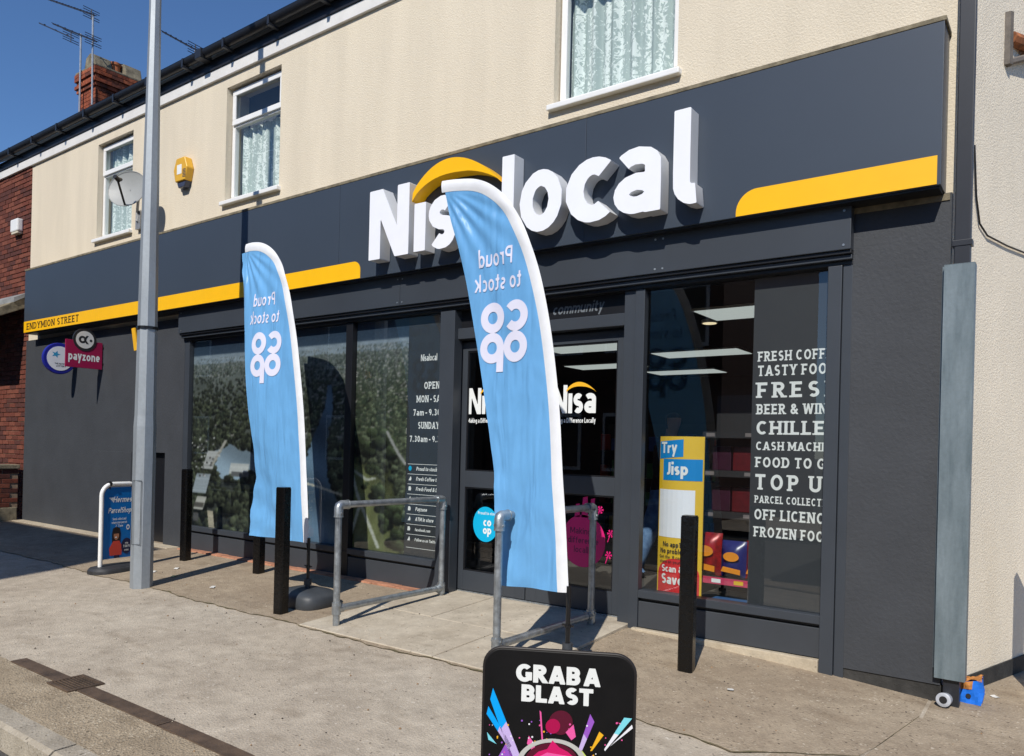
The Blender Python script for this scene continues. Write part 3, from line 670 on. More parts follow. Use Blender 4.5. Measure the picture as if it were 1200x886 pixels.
# aerial photograph print: painted procedurally into the sheet, 1 cm cells
def aerial(x0, x1, z0, z1, st=.0095):
    nx = int((x1-x0)/st)+1; nz = int((z1-z0)/st)+1
    Xg = np.linspace(x0, x1, nx); Zg = np.linspace(z0, z1, nz); XX, ZZ = np.meshgrid(Xg, Zg)
    def fb(sx, sz, seed, octv=4):
        r = np.random.default_rng(seed); o = np.zeros(XX.shape)
        for k in range(octv):
            for _ in range(5):
                a, b_, ph = r.normal(0, sx*2**k), r.normal(0, sz*2**k), r.uniform(0, 6.28); o += np.sin(XX*a+ZZ*b_+ph)/5/1.6**k
        return o
    im = np.zeros(XX.shape+(3,))
    d = np.clip((2.37-ZZ)/2.05, 0, 1)                      # 0 at horizon, 1 at the foot
    im[:] = np.array([92, 98, 92])*(1-.45*d)[..., None]
    im += (fb(8, 30, 1)*14)[..., None]
    sk = ZZ > 2.37; im[sk] = np.array([50, 66, 84])+((ZZ[sk]-2.37)*-70)[..., None]
    hz = (ZZ < 2.40) & (ZZ > 2.30); im[hz] = np.array([128, 142, 154])+ (fb(14, 90, 5)[hz]*26)[:, None]
    def blob(x, z, rx, rz, col, hl):
        i0, i1 = np.searchsorted(Xg, (x-rx, x+rx)); j0, j1 = np.searchsorted(Zg, (z-rz, z+rz))
        if i1 <= i0 or j1 <= j0: return
        u = (Xg[i0:i1][None]-x)/rx; v = (Zg[j0:j1][:, None]-z)/rz; q = u*u+v*v; msk = q < 1
        sh = .60+.55*np.clip((v*.8+u*.35+.3), -.6, 1)*hl+rng.normal(0, .10, q.shape)
        im[j0:j1, i0:i1][msk] = (np.array(col)[None, None]*sh[..., None])[msk]
    def rect(x, z, w, h, sk_, col):
        j0, j1 = np.searchsorted(Zg, (z-h/2, z+h/2))
        for j in range(j0, j1):
            s = x+(Zg[j]-z)*sk_; i0, i1 = np.searchsorted(Xg, (s-w/2, s+w/2)); im[j, i0:i1] = np.array(col)*(1+rng.normal(0, .05))
    def water(x, z):                                        # signed: river and lake
        return (abs(x-(-2.86+.10*math.sin(z*4.2)-.02)) < .035+.19*max(0, (1.98-z))**1.25 and z < 1.98) or ((x+4.35)/.60)**2+((z-1.13)/.17)**2 < 1+.45*math.sin(7*x+2)+.25*math.sin(19*x+9*z)
    def park(x, z): return (x > -2.62+.25*(1.25-z) and x < -1.75 and z < 1.28-.18*(x+2.2)) 
    # river and lake, park
    for j in range(nz):
        z = Zg[j]
        if z > 2.0: continue
        for i in range(nx):
            x = Xg[i]
            if water(x, z):
                t = .5+.5*math.sin(z*9+x*3); im[j, i] = np.array([92, 116, 138])*(.72+.38*t)+rng.normal(0, 3)
                if x < -3.6: im[j, i] = np.array([150, 172, 190])*(.72+.3*t)
            elif park(x, z): im[j, i] = np.array([92, 98, 62])*(.8+.25*math.sin(x*5+z*2))+rng.normal(0, 4)
    # far town: fine pale roofs and dark trees, coarser downwards
    items = []
    for _ in range(3600):
        t = rng.random()**1.3; z = 2.36-t*.95; items.append((z, rng.uniform(x0, x1), 'town'))
    for _ in range(2600): items.append((2.30-rng.random()**1.15*1.98, rng.uniform(x0, x1), 'tree'))
    items.sort(reverse=True)
    for z, x, k in items:
        dd = (2.37-z)/2.05; r = .010+.105*dd
        wood = x < -3.05 and z < 2.14
        urban = x > -2.95+.2*(1.9-z) and z > 1.45
        if water(x, z) or water(x, z-r*.7) or water(x-r*.5, z-r*.3): continue
        if k == 'town':
            if wood and rng.random() < .94 or park(x, z) or z < 1.42: continue
            if rng.random() < .55: q = rng.integers(112, 176); rect(x, z, r*1.1, r*.40, .6, [q, q*.98, q*.94])
            else: blob(x, z, r*.7, r*.5, [50, 60, 46], .8)
        else:
            if urban and rng.random() < .45 or park(x, z) and rng.random() < .93: continue
            if x < -4.25 and z < .98 and rng.random() < .75: continue
            gcol = np.array([67, 73, 57])*rng.uniform(.55, 1.4)*(.85 if wood else 1.1)
            blob(x, z-r*.35, r*.8, r*.45, [16, 20, 16], .2)
            for _ in range(4): blob(x+rng.normal(0, r*.32), z+rng.normal(0, r*.26), r*rng.uniform(.32, .6), r*rng.uniform(.28, .52), gcol*rng.uniform(.8, 1.25), 1)
    for j in range(nz):
        z = Zg[j]
        if z > 1.30: continue
        for i in range(nx):
            x = Xg[i]; e1 = .05*math.sin(9*z+3*x)
            if x > -2.46+.10*(1.25-z)+e1 and x < -1.86+.22*(1.0-z)*1.2+e1 and z < 1.22-.42*(x+2.4)+e1: im[j, i] = np.array([104, 110, 72])*(.78+.20*math.sin(x*6+z*3)+.07*math.sin(x*31-z*17))+rng.normal(0, 4)
    for (x, z, r) in ((-2.12, 1.16, .09), (-2.22, .98, .05), (-2.05, .93, .12), (-1.98, .80, .10), (-1.90, .66, .12), (-1.80, .50, .13), (-1.75, .72, .12), (-2.16, 1.35, .12), (-2.3, 1.42, .10), (-2.02, 1.45, .14), (-1.86, 1.32, .10)):
        blob(x-.02, z-r*.5, r*.9, r*.4, [20, 24, 18], .2)
        for _ in range(7): blob(x+rng.normal(0, r*.4), z+rng.normal(0, r*.35), r*rng.uniform(.35, .6), r*rng.uniform(.3, .5), np.array([60, 70, 48])*rng.uniform(.7, 1.3), 1)
    # pale roads, bridge, paths, big buildings at the lower left
    def path(pts, w, col):
        for (a, b_), (c_, e_) in zip(pts[:-1], pts[1:]):
            L = int(math.hypot(c_-a, e_-b_)/st*2)+2
            for k in range(L): 
                s = k/L; rect(a+(c_-a)*s, b_+(e_-b_)*s, w, st*2.2, 0, col)
    path([(-2.42, 1.22), (-2.42, 1.1), (-2.37, .98), (-2.33, .88), (-2.27, .78), (-2.17, .62), (-2.02, .38)], .04, [176, 180, 170]); path([(-2.40, 1.12), (-2.2, 1.03), (-2.08, 1.05)], .03, [168, 172, 162]); path([(-2.28, .80), (-2.36, .60), (-2.45, .38)], .04, [170, 174, 164])
    path([(-1.93, 1.50), (-1.84, 1.38), (-1.76, 1.28), (-1.68, 1.2)], .03, [150, 150, 148]); path([(-3.35, .98), (-2.95, .93), (-2.56, .86)], .02, [190, 186, 170])
    for (x, z, w, h, s_, c_) in ((-4.9, 1.15, .22, .22, .5, [170, 172, 172]), (-4.32, 1.06, .36, .12, .3, [188, 192, 192]), (-4.3, 1.0, .34, .05, .3, [96, 98, 100]), (-5.08, .86, .30, .24, .4, [150, 160, 168]), (-5.1, .62, .2, .16, .5, [176, 176, 170]),
                                 (-5.12, .60, .2, .06, .4, [90, 88, 84]), (-4.86, .44, .12, .2, -.2, [176, 168, 150]), (-5.18, .45, .12, .1, 0, [84, 84, 84]), (-4.72, 1.24, .06, .3, .9, [158, 156, 148])): rect(x, z, w, h, s_, c_)
    for _ in range(70): rect(rng.uniform(-5.3, -4.7), rng.uniform(.95, 1.42), .035, .018, .3, [rng.choice([60, 190, 120])]*3)
    hzf = np.clip((ZZ-1.75)/.62, 0, 1)[..., None]**1.6*.38*(ZZ < 2.40)[..., None]; im = im*(1-hzf)+np.array([134, 146, 156])*hzf
    k1 = im.copy(); k1[1:-1, 1:-1] = (im[1:-1, 1:-1]*4+im[:-2, 1:-1]+im[2:, 1:-1]+im[1:-1, :-2]+im[1:-1, 2:])/8; im = k1.copy(); k1[1:-1, 1:-1] = (im[1:-1, 1:-1]*4+im[:-2, 1:-1]+im[2:, 1:-1]+im[1:-1, :-2]+im[1:-1, 2:])/8; im = k1
    im += rng.normal(0, 4, im.shape[:2])[..., None]
    im = np.clip(im*1.0, 4, 240)/255; im = np.where(im <= .04045, im/12.92, ((im+.055)/1.055)**2.4)
    me = bpy.data.meshes.new('print'); vs = np.stack([XX, np.full(XX.shape, .032), ZZ], -1).reshape(-1, 3)
    idx = np.arange(nx*nz).reshape(nz, nx); fs = np.stack([idx[:-1, :-1], idx[:-1, 1:], idx[1:, 1:], idx[1:, :-1]], -1).reshape(-1, 4)
    me.from_pydata(vs.tolist(), [], fs.tolist()); at = me.color_attributes.new('print', 'FLOAT_COLOR', 'POINT')
    at.data.foreach_set('color', np.concatenate([im.reshape(-1, 3), np.ones((nx*nz, 1))], 1).ravel()); return me
m_print = printed('window_print', .55)
for (xa, xb, par) in ((-5.298, -2.482, p1), (-2.383, -1.672, p2)):
    o = bpy.data.objects.new('aerial_print', aerial(xa, xb, .347, 2.588)); o.data.materials.append(m_print); COL.objects.link(o); o.parent = par
    o['label'] = 'printed aerial view of town, woods and river'
m_vinyl = mat('charcoal_vinyl', lin(52, 55, 59), .55, var=.03)
m_ink = mat('white_print', lin(236, 238, 236), .5, var=.01)
m_inky = mat('yellow_print', lin(246, 184, 40), .5, var=.01)
U, V = (1, 0, 0), (0, 0, 1)
mb = MB(); mb.quad((-1.671, .033, .347), (-1.208, .033, .347), (-1.208, .033, 2.588), (-1.671, .033, 2.588)); obj('hours_panel', mb, m_vinyl, p2)
mb = MB()
text_mb(mb, 'Nisalocal', (hy(493, 434, .0315).x, .0315, 2.165), U, V, .062, w=.17, gap=.08, stretch=.72)
for i, (s, nv, p0_, p1_, sz) in enumerate((('OPEN', 4, 496.5, 514.5, .066), ('MON - SAT', 8, 488, 515.5, .064), ('7am - 9.30pm', 10, 484.5, 516, .060), ('SUNDAY', 6, 490.5, 515, .064), ('7.30am - 9.30pm', 12, 481, 516, .058))):
    xx = hy(p0_, 480, .0315).x; kx = (hy(p1_, 480, .0315).x-xx)/text_width(s[:nv], .19, .17, .22)
    text_mb(mb, s, (xx, .0315, 1.905-.123*i), U, V, sz, w=.19, slab=.12, gap=.17, space=.22, clip=-1.21-xx, stretch=kx/sz)
for i, s in enumerate(('Proud to stock', 'Fresh Coffee to Go', 'Fresh Food & Deli', 'Off Licence', 'Payzone', 'ATM in store', 'facebook.com', 'Follow us on Twitter')):
    z = 1.145-.094*i
    text_mb(mb, s, (hy(488.5, 520, .0315).x, .0315, z), U, V, .036 if i < 6 else .028, w=.19, gap=.1, shear=.2, clip=.30, stretch=.9)
    mb.add([(-1.645, .0315, z+.058), (-1.208, .0315, z+.058), (-1.208, .0315, z+.062), (-1.645, .0315, z+.062)], [(0, 1, 2, 3)])
    if i: mb.prism([(-.016, 0), (.016, 0), (.02, .02), (.010, .04), (-.012, .036)][:5-(i % 2)], (-1.615, .0316, z), U, V, (0, -.0003, 0))
mb.add([(-1.645, .0315, .42), (-1.208, .0315, .42), (-1.208, .0315, .424), (-1.645, .0315, .424)], [(0, 1, 2, 3)])
obj('lettering', mb, m_ink, p2)
mb = MB(); mb.prism(arc(-1.615, 1.165, .02, .024, 0, 360, 14)[:-1], (0, .0316, 0), U, V, (0, -.0003, 0)); obj('badge', mb, mat('cyan_print', lin(0, 176, 222), .5, var=0), p2)
# right window: charcoal strip with slab lettering
mb = MB(); mb.quad((1.612, .033, .347), (2.113, .033, .347), (2.113, .033, 2.588), (1.612, .033, 2.588)); obj('services_panel', mb, m_vinyl, p3)
mb = MB(); rows = [('FRESH COFFEE', 10, 2.012, .068, .455), ('TASTY FOOD', 9, 1.912, .072, .468), ('FRESH', 4, 1.763, .105, .425), ('BEER & WINE', 10, 1.650, .070, .475), ('CHILLED', 6, 1.512, .092, .462), ('CASH MACHINE', 10, 1.405, .058, .462), ('FOOD TO GO', 9, 1.288, .070, .475), ('TOP UP', 5, 1.135, .106, .452), ('PARCEL COLLECTION', 14, 1.044, .050, .455), ('OFF LICENCE', 10, .930, .072, .475), ('FROZEN FOOD', 10, .812, .070, .475)]
for s, nv, z, sz, wv in rows:
    gp = .20 if s not in ('FRESH', 'TOP UP') else .34
    kx = wv*.96/text_width(s[:nv], .19, gp, .34)
    text_mb(mb, s, (1.648, .0315, z), U, V, sz, w=.19, slab=.12, gap=gp, space=.34, clip=.475, stretch=kx/sz)
obj('lettering', mb, m_ink, p3)

# door: two leaves, transom, fanlight
YD = .085
frame_box('door_head', -1.093, .633, YF+.03, .14, 2.335, 2.43)
frame_box('door_shadow_gap', -1.093, .633, YD+.02, .14, 2.315, 2.334, m=m_frame2)
frame_box('fanlight_panel', -1.093, .633, YF+.075, .12, 2.431, 2.589, m=m_frame2, bev=0)
mb = MB(); text_mb(mb, 'community', (.41, YF+.0735, 2.475), U, V, .088, align='r', w=.17, gap=.1, shear=.22, stretch=.92); obj('fanlight_lettering', mb, mat('grey_print', lin(110, 116, 122), .5, var=0), B)
def leaf(x0, x1, name):
    f = MB(); y0, y1 = YD, YD+.05; s = .10; z0, z1 = .10, 2.314
    for b in ((x0, x0+s, z0, z1), (x1-s, x1, z0, z1)): f.box(b[0], b[1], y0, y1, b[2], b[3])
    for za, zb in ((z0, .275), (1.02, 1.165), (2.235, z1)): f.box(x0+s+.0001, x1-s-.0001, y0, y1, za, zb)
    d = obj(name, f, m_frame, B, bevel=.003)
    for za, zb in ((.275, 1.02), (1.165, 2.235)):
        q = MB(); q.quad((x0+s, YD+.02, za), (x1-s, YD+.02, za), (x1-s, YD+.02, zb), (x0+s, YD+.02, zb)); obj('pane', q, m_glass, d)
        gk = MB()
        for b in ((x0+s, x0+s+.012, za, zb), (x1-s-.012, x1-s, za, zb), (x0+s+.0121, x1-s-.0121, za, za+.012), (x0+s+.0121, x1-s-.0121, zb-.012, zb)): gk.box(b[0], b[1], YD+.008, YD+.0195, b[2], b[3])
        obj('gasket', gk, m_frame2, d)
    return d
dL = leaf(-1.088, -.305, 'door'); dR = leaf(-.295, .628, 'door')
mb = MB(); mb.box(-1.09, .63, YD-.01, .2, .03, .095); obj('threshold', mb, m_galv, B, bevel=.004)
def swoosh(mb, x0, x1, z0, h, y, mi=0, d=.0):
    n = 22; top = []; bot = []
    for k in range(n+1):
        t = k/n; x = x0+(x1-x0)*t; a = math.sin(math.pi*min(1, t*1.0)**.8)
        top.append((x, z0+h*(.98*a+.10*(1-t)*0)-(.35*h*t**6))); bot.append((x+.0, z0-.28*h*(1-t)**2+h*.52*math.sin(math.pi*t**.72)-.32*h*t**6+(.02*h*math.sin(9*t) if t < .6 else 0)))
    bot[0] = (x0-.01*(x1-x0), z0-.34*h); 
    bot[-1] = (top[-1][0]+.001, top[-1][1]-.02*h)
    P = top+bot[::-1]
    if d: mb.prism(P, (0, y, 0), U, V, (0, d, 0), mi)
    else:
        for k in range(n): mb.add([(top[k][0], y, top[k][1]), (bot[k][0], y, bot[k][1]), (bot[k+1][0], y, bot[k+1][1]), (top[k+1][0], y, top[k+1][1])], [(0, 1, 2, 3)], mi)
def nisa_flat(mb, x, z, hgt, y, mi=0, mi2=1):
    text_mb(mb, 'Nısa', (x, y, z), U, V, hgt, w=.19, gap=.055, step=.025, mi=mi, stretch=.86)
    tw = text_width('Nısa', .19, .055)*hgt*.86; swoosh(mb, x+tw*.335, x+tw*1.0, z+hgt*.83, hgt*.27, y-.0003, mi2); return tw
for d_, x_ in ((dR, -.085), (dL, -.985)):
    mb = MB(); tw = nisa_flat(mb, x_, 1.672, .232, YD+.0185)
    text_mb(mb, 'Making a Difference Locally', (x_, YD+.0185, 1.595), U, V, .040, width=tw, w=.19, gap=.1); obj('logo_transfer', mb, [m_ink, m_inky], d_)
mb = MB(); m_pink = mat('pink_vinyl', lin(216, 20, 116), .5, var=.02); m_plum = mat('plum_print', lin(92, 14, 70), .5, var=0)
cx, cz = .245, .645; yq = YD+.0185
mb.add([(cx, yq, cz)]+[(cx+.205*math.cos(a), yq, cz+.21*math.sin(a)) for a in np.linspace(0, 2*math.pi, 40)], [(0, i, i+1) for i in range(1, 40)])
for (bx, bw, bh) in ((-.085, .05, .11), (-.02, .06, .17), (.055, .05, .16)): mb.add([(cx+bx, yq, cz+.19), (cx+bx+bw, yq, cz+.19), (cx+bx+bw*.9, yq, cz+.19+bh), (cx+bx+.01, yq, cz+.19+bh*.94)], [(0, 1, 2, 3)])
for (fx, fz) in ((.15, .26), (.25, .08), (.235, -.09)):
    for k in range(6):
        a = k*math.pi/3; mb.add([(cx+fx+.032*math.cos(a+e_), yq-.0001, cz+fz+.032*math.sin(a+e_)) for e_ in (-.28, .28)]+[(cx+fx, yq-.0001, cz+fz)], [(0, 1, 2)])
    mb.add([(cx+fx-.006, yq, cz+fz), (cx+fx-.03, yq, cz+fz-.07), (cx+fx-.024, yq, cz+fz-.07), (cx+fx+.002, yq, cz+fz)], [(0, 1, 2, 3)])
for i, s in enumerate(('Making a', 'difference', 'locally')): text_mb(mb, s, (cx, yq-.0006, cz+.055-.075*i), U, V, .05, align='c', w=.14, gap=.12, mi=1, stretch=1.0)
obj('charity_sticker', mb, [m_pink, m_plum], dR)
mb = MB(); cx, cz = -.755, .70
mb.add([(cx, yq, cz)]+[(cx+.14*math.cos(a), yq, cz+.155*math.sin(a)) for a in np.linspace(0, 2*math.pi, 40)], [(0, i, i+1) for i in range(1, 40)])
text_mb(mb, 'co', (cx+.02, yq-.0006, cz-.015), U, V, .075, align='c', w=.2, gap=.06, mi=1); text_mb(mb, 'op', (cx+.02, yq-.0006, cz-.085), U, V, .075, align='c', w=.2, gap=.06, mi=1); text_mb(mb, 'Proud to stock', (cx+.02, yq-.0006, cz+.085), U, V, .026, align='c', w=.15, mi=1)
obj('round_sticker', mb, [MATS['cyan_print'], m_ink], dL)
h = MB(); h.tube([(-.235, YD-.004, .95), (-.235, YD-.045, .95), (-.235, YD-.045, 1.25), (-.235, YD-.004, 1.25)], .011, 8); obj('handle', h, m_frame2, dR, smooth=40)
# inside shell
mb = MB(); mb.box(-9.6, 2.75, .30, 8.5, -.25, .088); obj('inside_floor', mb, m_innerfloor, B)
mb = MB(); mb.box(-1.09, .63, .201, .2999, -.2, .087); mb.box(.786, 2.11, .061, .2999, -.2, .262); obj('inside_ledge', mb, m_innerfloor, B)
mb = MB(); mb.box(-9.6, 2.75, .135, 8.5, 2.75, 2.84); obj('ceiling', mb, m_ceil, B)
mb = MB(); mb.box(-9.6, 2.75, 8.0, 8.1, .089, 2.749); mb.box(-2.2, -2.12, .3, 2.6, .089, 2.749); mb.box(2.66, 2.74, .3, 7.99, .089, 2.749); mb.box(-9.6, -1.33, .075, .09, .3, 2.749); obj('inside_wall', mb, m_inner, B)
mb = MB(); mb.box(-9.6, 2.26, .061, .13, 2.59, 2.749); obj('bulkhead', mb, m_frame2, B)

# ================================================================== SHOP SIGN
ZF0, ZF1, YS = 2.952, 3.895, -.22
SG = thing('shop_sign', 'long dark slate fascia sign with raised white letters and yellow stripes', 'sign', (-3.4, -.1, ZF0))
xs = [-9.56, -5.9, -2.40, .38, 2.762]
for i in range(4):
    mb = MB(); mb.box(xs[i]+(.0015 if i else 0), xs[i+1]-(.0015 if i < 3 else 0), YS, -.005, ZF0, ZF1); obj('panel', mb, m_slate, SG, bevel=.003)
mb = MB(); mb.box(-9.57, 2.772, YS-.004, -.001, ZF1+.001, ZF1+.028); obj('top_flashing', mb, m_stone, SG, bevel=.003)
mb = MB(); mb.box(-9.55, 2.752, YS+.02, -.006, ZF0-.012, ZF0-.0005); obj('underside_trim', mb, m_frame2, SG)
def stripe(x0, x1, z0, z1, rside):
    r = z1-z0; P = [(x0, z0), (x1, z0)]
    if rside > 0: P += [(x1, z1-r*.55)]+arc(x1-r*.55, z1-r*.55, r*.55, r*.55, 0, 90, 10)[1:]+[(x0, z1)]
    else: P += [(x1, z1)]+arc(x0+r*.85, z1-r*.85, r*.85, r*.85, 90, 180, 10)+[(x0, z0)][:0]
    m_ = MB(); m_.prism(P, (0, YS-.0005, 0), U, V, (0, -.004, 0)); return m_
obj('stripe', stripe(-9.555, -2.085, ZF0+.004, 3.122, 1), m_yellow, SG); obj('stripe', stripe(1.56, 2.742, ZF0+.004, 3.122, -1), m_yellow, SG)
mb = MB(); text_mb(mb, 'ENDYMION STREET', (-9.45, YS-.006, 2.992), U, V, .098, width=1.68, w=.17, slab=.11, gap=.2, space=.4); obj('street_name_lettering', mb, mat('brown_print', lin(72, 52, 16), .5, var=0), SG)
def letter3d(ch, x0, x1, z0, z1, w, asc=None):
    W_, loops, _ = glyph(ch, w, 0, .0125)
    ax = [p[0] for l in loops for p in l]; ay = [p[1] for l in loops for p in l]; mnx, mxx, mny, mxy = min(ax), max(ax), min(ay), max(ay)
    mp = lambda p: (x0+(p[0]-mnx)/(mxx-mnx)*(x1-x0), z0+(p[1]-mny)/(mxy-mny)*(z1-z0))
    L2 = [[mp(p) for p in l] for l in loops]; Vt, Fc = tess(L2); yb, yf = -.225, -.352; m_ = MB()
    m_.add([(p[0], yf, p[1]) for p in Vt], Fc, 0); m_.add([(p[0], yb, p[1]) for p in Vt], [f[::-1] for f in Fc], 1)
    for l in L2:
        n = len(l); m_.add([(p[0], yf, p[1]) for p in l]+[(p[0], yb, p[1]) for p in l], [(i, n+i, n+(i+1) % n, (i+1) % n) for i in range(n)], 1)
    me_o = obj('letter', m_, [m_white, m_whiteside], SG)
    bm = bmesh.new(); bm.from_mesh(me_o.data); bmesh.ops.remove_doubles(bm, verts=bm.verts, dist=1e-5); bmesh.ops.recalc_face_normals(bm, faces=bm.faces); bm.to_mesh(me_o.data); bm.free()
    me_o.data.polygons.foreach_set('use_smooth', [True]*len(me_o.data.polygons)); me_o.data.set_sharp_from_angle(angle=math.radians(32)); return me_o
for ch, x0, x1, z0, z1, w in (('N', -1.835, -1.335, 3.06, 3.69, .215), ('ı', -1.27, -1.135, 3.065, 3.485, .2), ('s', -1.10, -.79, 3.053, 3.505, .185), ('a', -.755, -.39, 3.053, 3.505, .18),
                              ('l', -.315, -.195, 3.065, 3.70, .2), ('o', -.135, .255, 3.050, 3.525, .185), ('c', .295, .675, 3.050, 3.525, .185), ('a', .70, 1.07, 3.053, 3.525, .18), ('ł', 1.16, 1.335, 3.053, 3.71, .22)):
    letter3d(ch, x0, x1, z0, z1, w)
mb = MB(); swoosh(mb, -1.29, -.32, 3.585, .225, -.226, 0, -.13); obj('swoosh', mb, m_yellow, SG)

# ================================================================== LEFT HOUSE (brick)
H = thing('brick_house', 'red brick terraced house with lean-to canopy adjoining the dark shop wall', 'house', (-11.2, .05, 0))
mb = MB(); mb.box(-14, -9.952, .014, .3, -.2, ZE); obj('wall_core', mb, m_mortar, H)
slots = []
for r in range(75):
    z = .04+r*.075; off = (r % 2)*.1125
    for k in range(7):
        xb = -9.955-k*.225-off; xa = xb-.215
        if k == 0 and off: slots.append((z, -9.955-off+.0, -9.955))
        slots.append((z, xa, xb))
slots = [(z, a if a < b-.02 else b-.1, b) for z, a, b in slots if b > -11.5]
slots.sort(key=lambda s: (-s[2]-0*s[0], abs(s[0]-2.2)))
bm_full = [mesh_of('brick', MB().box(-.2150, 0, .0, .03, 0, .065), m, bevel=.004, bseg=1) for m in m_brick]
bm_half = [mesh_of('brick', MB().box(-.1025, 0, .0, .03, 0, .065), m, bevel=.004, bseg=1) for m in m_brick]
rest = MB()
for i, (z, a, b) in enumerate(slots):
    yj = rng.uniform(-.004, .003); k = rng.integers(0, 4)
    if i < 290:
        o = bpy.data.objects.new('brick', (bm_half if b-a < .15 else bm_full)[k]); COL.objects.link(o); o.parent = H
        o.location = (b+11.2, yj-.05, z)
    else: rest.box(a, b, yj, .03, z, z+.065, int(k))
if rest.v: obj('brickwork', rest, m_brick, H, kind='stuff')
CAN = MB(); P = [(-.0, 3.60), (-.85, 3.08), (-.85, 3.0), (-.0, 3.42)]
CAN.prism([(p[0], p[1]) for p in P], (-13.5, 0, 0), (0, 1, 0), (0, 0, 1), (3.48, 0, 0)); can = obj('canopy_roof', CAN, m_stone, H, bevel=.01)
mb = MB(); mb.prism([(.0, 3.66), (-.20, 3.55), (-.20, 3.475), (-.004, 3.60)], (-13.5, 0, 0), (0, 1, 0), (0, 0, 1), (3.50, 0, 0)); obj('lead_flashing', mb, m_lead, can)
# garden wall, square to the house
GW = thing('garden_wall', 'low red brick garden wall with stone coping beside the brick house', 'wall', (-10.05, -1.0, 0))
mb = MB(); mb.box(-10.17, -9.965, -2.6, -.10, -.1, .86); obj('wall_core', mb, m_mortar, GW)
for r in range(11):
    for k in range(11):
        y = -.10-k*.225-(r % 2)*.1125
        if y-.215 < -2.6: continue
        m_ = m_brick[rng.integers(0, 4)]; o = MB(); o.box(-9.972, -9.955+rng.uniform(-.003, .003), y-.215, y, .04+r*.075, .105+r*.075); obj('brick', o, m_, GW, bevel=.004, bseg=1)
mb = MB(); mb.box(-10.2, -9.93, -2.62, -.08, .861, .93); obj('coping', mb, m_stone, GW, bevel=.012)
mb = MB(); mb.box(-9.985, -9.94, -2.6, -.11, -.1, .26); obj('plinth', mb, m_stone, GW, bevel=.01)

# chimney
CH = thing('chimney_stack', 'square red brick chimney stack with stone cowls above the roofline', 'chimney', (-12.63, 2.45, 7.2))
cb = MB(); cx0, cx1, cy0, cy1 = -13.0, -12.26, 2.0, 2.95
core = MB(); core.box(cx0+.02, cx1-.02, cy0+.02, cy1-.02, 7.2, 8.70); obj('core', core, m_mortar, CH)
for r in range(20):
    z = 7.2+r*.075; ex = 0 if z < 8.28 else (.03 if z < 8.36 else (.06 if z < 8.42 else (.0301 if z < 8.5 else .062)))
    def course(x0, x1, y0, y1, off):
        x = x0
        cuts = [x0]+[v_ for v_ in np.arange(x0-.225+off, x1, .225) if v_ > x0+.05 and v_ < x1-.05]+[x1]
        for a, b in zip(cuts[:-1], cuts[1:]): cb.box(a+.004, b-.004, y0, y0+.09, z, z+.066, int(rng.integers(0, 4)))
        cuts = [y0+.09]+[v_ for v_ in np.arange(y0-.225+off+.11, y1, .225) if v_ > y0+.14 and v_ < y1-.05]+[y1]
        for a, b in zip(cuts[:-1], cuts[1:]): cb.box(x1-.09, x1, a+.004, b-.004, z, z+.066, int(rng.integers(0, 4)))
    course(cx0-ex, cx1+ex, cy0-ex, cy1+ex, (r % 2)*.1125)
obj('brickwork', cb, [m_cbrick]+[mat('chimney_brick_%d' % i, c, .9, var=.35, vscale=14, bump=.5, bscale=90) for i, c in enumerate((lin(150, 74, 46), lin(176, 96, 62), lin(116, 62, 44)))], CH, kind='stuff')
mb = MB(); mb.box(cx0-.05, cx1+.05, cy0-.05, cy1+.05, 8.70, 8.74); obj('cement_cap', mb, m_stone, CH, bevel=.01)
for (y0, y1, xx) in ((2.02, 2.36, -12.6), (2.58, 2.92, -12.5)):
    mb = MB(); mb.prism([(-.24, 8.741), (.24, 8.741), (.16, 9.0), (.0, 9.06), (-.16, 9.0)], (xx, y0, 0), U, V, (0, y1-y0, 0)); obj('stone_cowl', mb, m_stone, CH, bevel=.015)
mb = MB(); mb.lathe((-12.5, 2.47, 8.741), [(.10, 0), (.10, .20), (.12, .21), (.12, .26), (.10, .27)], 16); obj('pot', mb, mat('terracotta', lin(178, 104, 62), .8, var=.2), CH, smooth=40)

# aerials
m_mast = mat('aluminium_mast', lin(180, 182, 184), .45, metal=.5, var=.15, vscale=12); m_ael = mat('dark_aerial', lin(46, 48, 60), .5, var=.1)
def yagi(parent, a, b, n, ln, both=True):
    a, b = Vector(a), Vector(b); m_ = MB(); m_.tube([a, b], .012, 6); d = (b-a).normalized(); s = d.cross(Vector((0, 0, 1))).normalized()
    for k in range(n):
        p = a.lerp(b, (k+.5)/n); L = ln*(1-.25*k/n); m_.tube([p-s*L/2+Vector((0, 0, .014)), p+s*L/2+Vector((0, 0, .014))], .006, 5)
        if k % 2 == 0: m_.box(p.x-.012, p.x+.012, p.y-.012, p.y+.012, p.z-.01, p.z+.025)
    obj('boom', m_, m_ael, parent)
    m_ = MB(); q = a.lerp(b, .07)
    for dz in (-.09, -.045, .05, .095): m_.tube([q-s*.16+Vector((0, 0, dz)), q+s*.16+Vector((0, 0, dz))], .007, 5)
    m_.tube([q+Vector((0, 0, -.1)), q+Vector((0, 0, .1))], .010, 5); obj('reflector', m_, m_ael, parent)
def aerial_thing(label, mast0, mast1, booms):
    t = thing('television_aerial', label, 'aerial', mast0, 'television aerials on the roof'); m_ = MB(); m_.tube([mast0, mast1], .019, 8); obj('mast', m_, m_mast, t, smooth=40)
    for a, b, n, ln in booms: yagi(t, a, b, n, ln)
ym = 1.92
p0, p1_ = hy(108, 118, ym), hy(109, 18, ym); p0.z = 7.9
aerial_thing('taller television aerial on the chimney front with long single boom', p0, p1_, [(p1_+Vector((.08, 0, -.03)), hy(55, -1, ym-.1), 16, .15)])
p0, p1_ = hy(93, 140, ym), hy(95, 40, ym); p0.z = 7.35
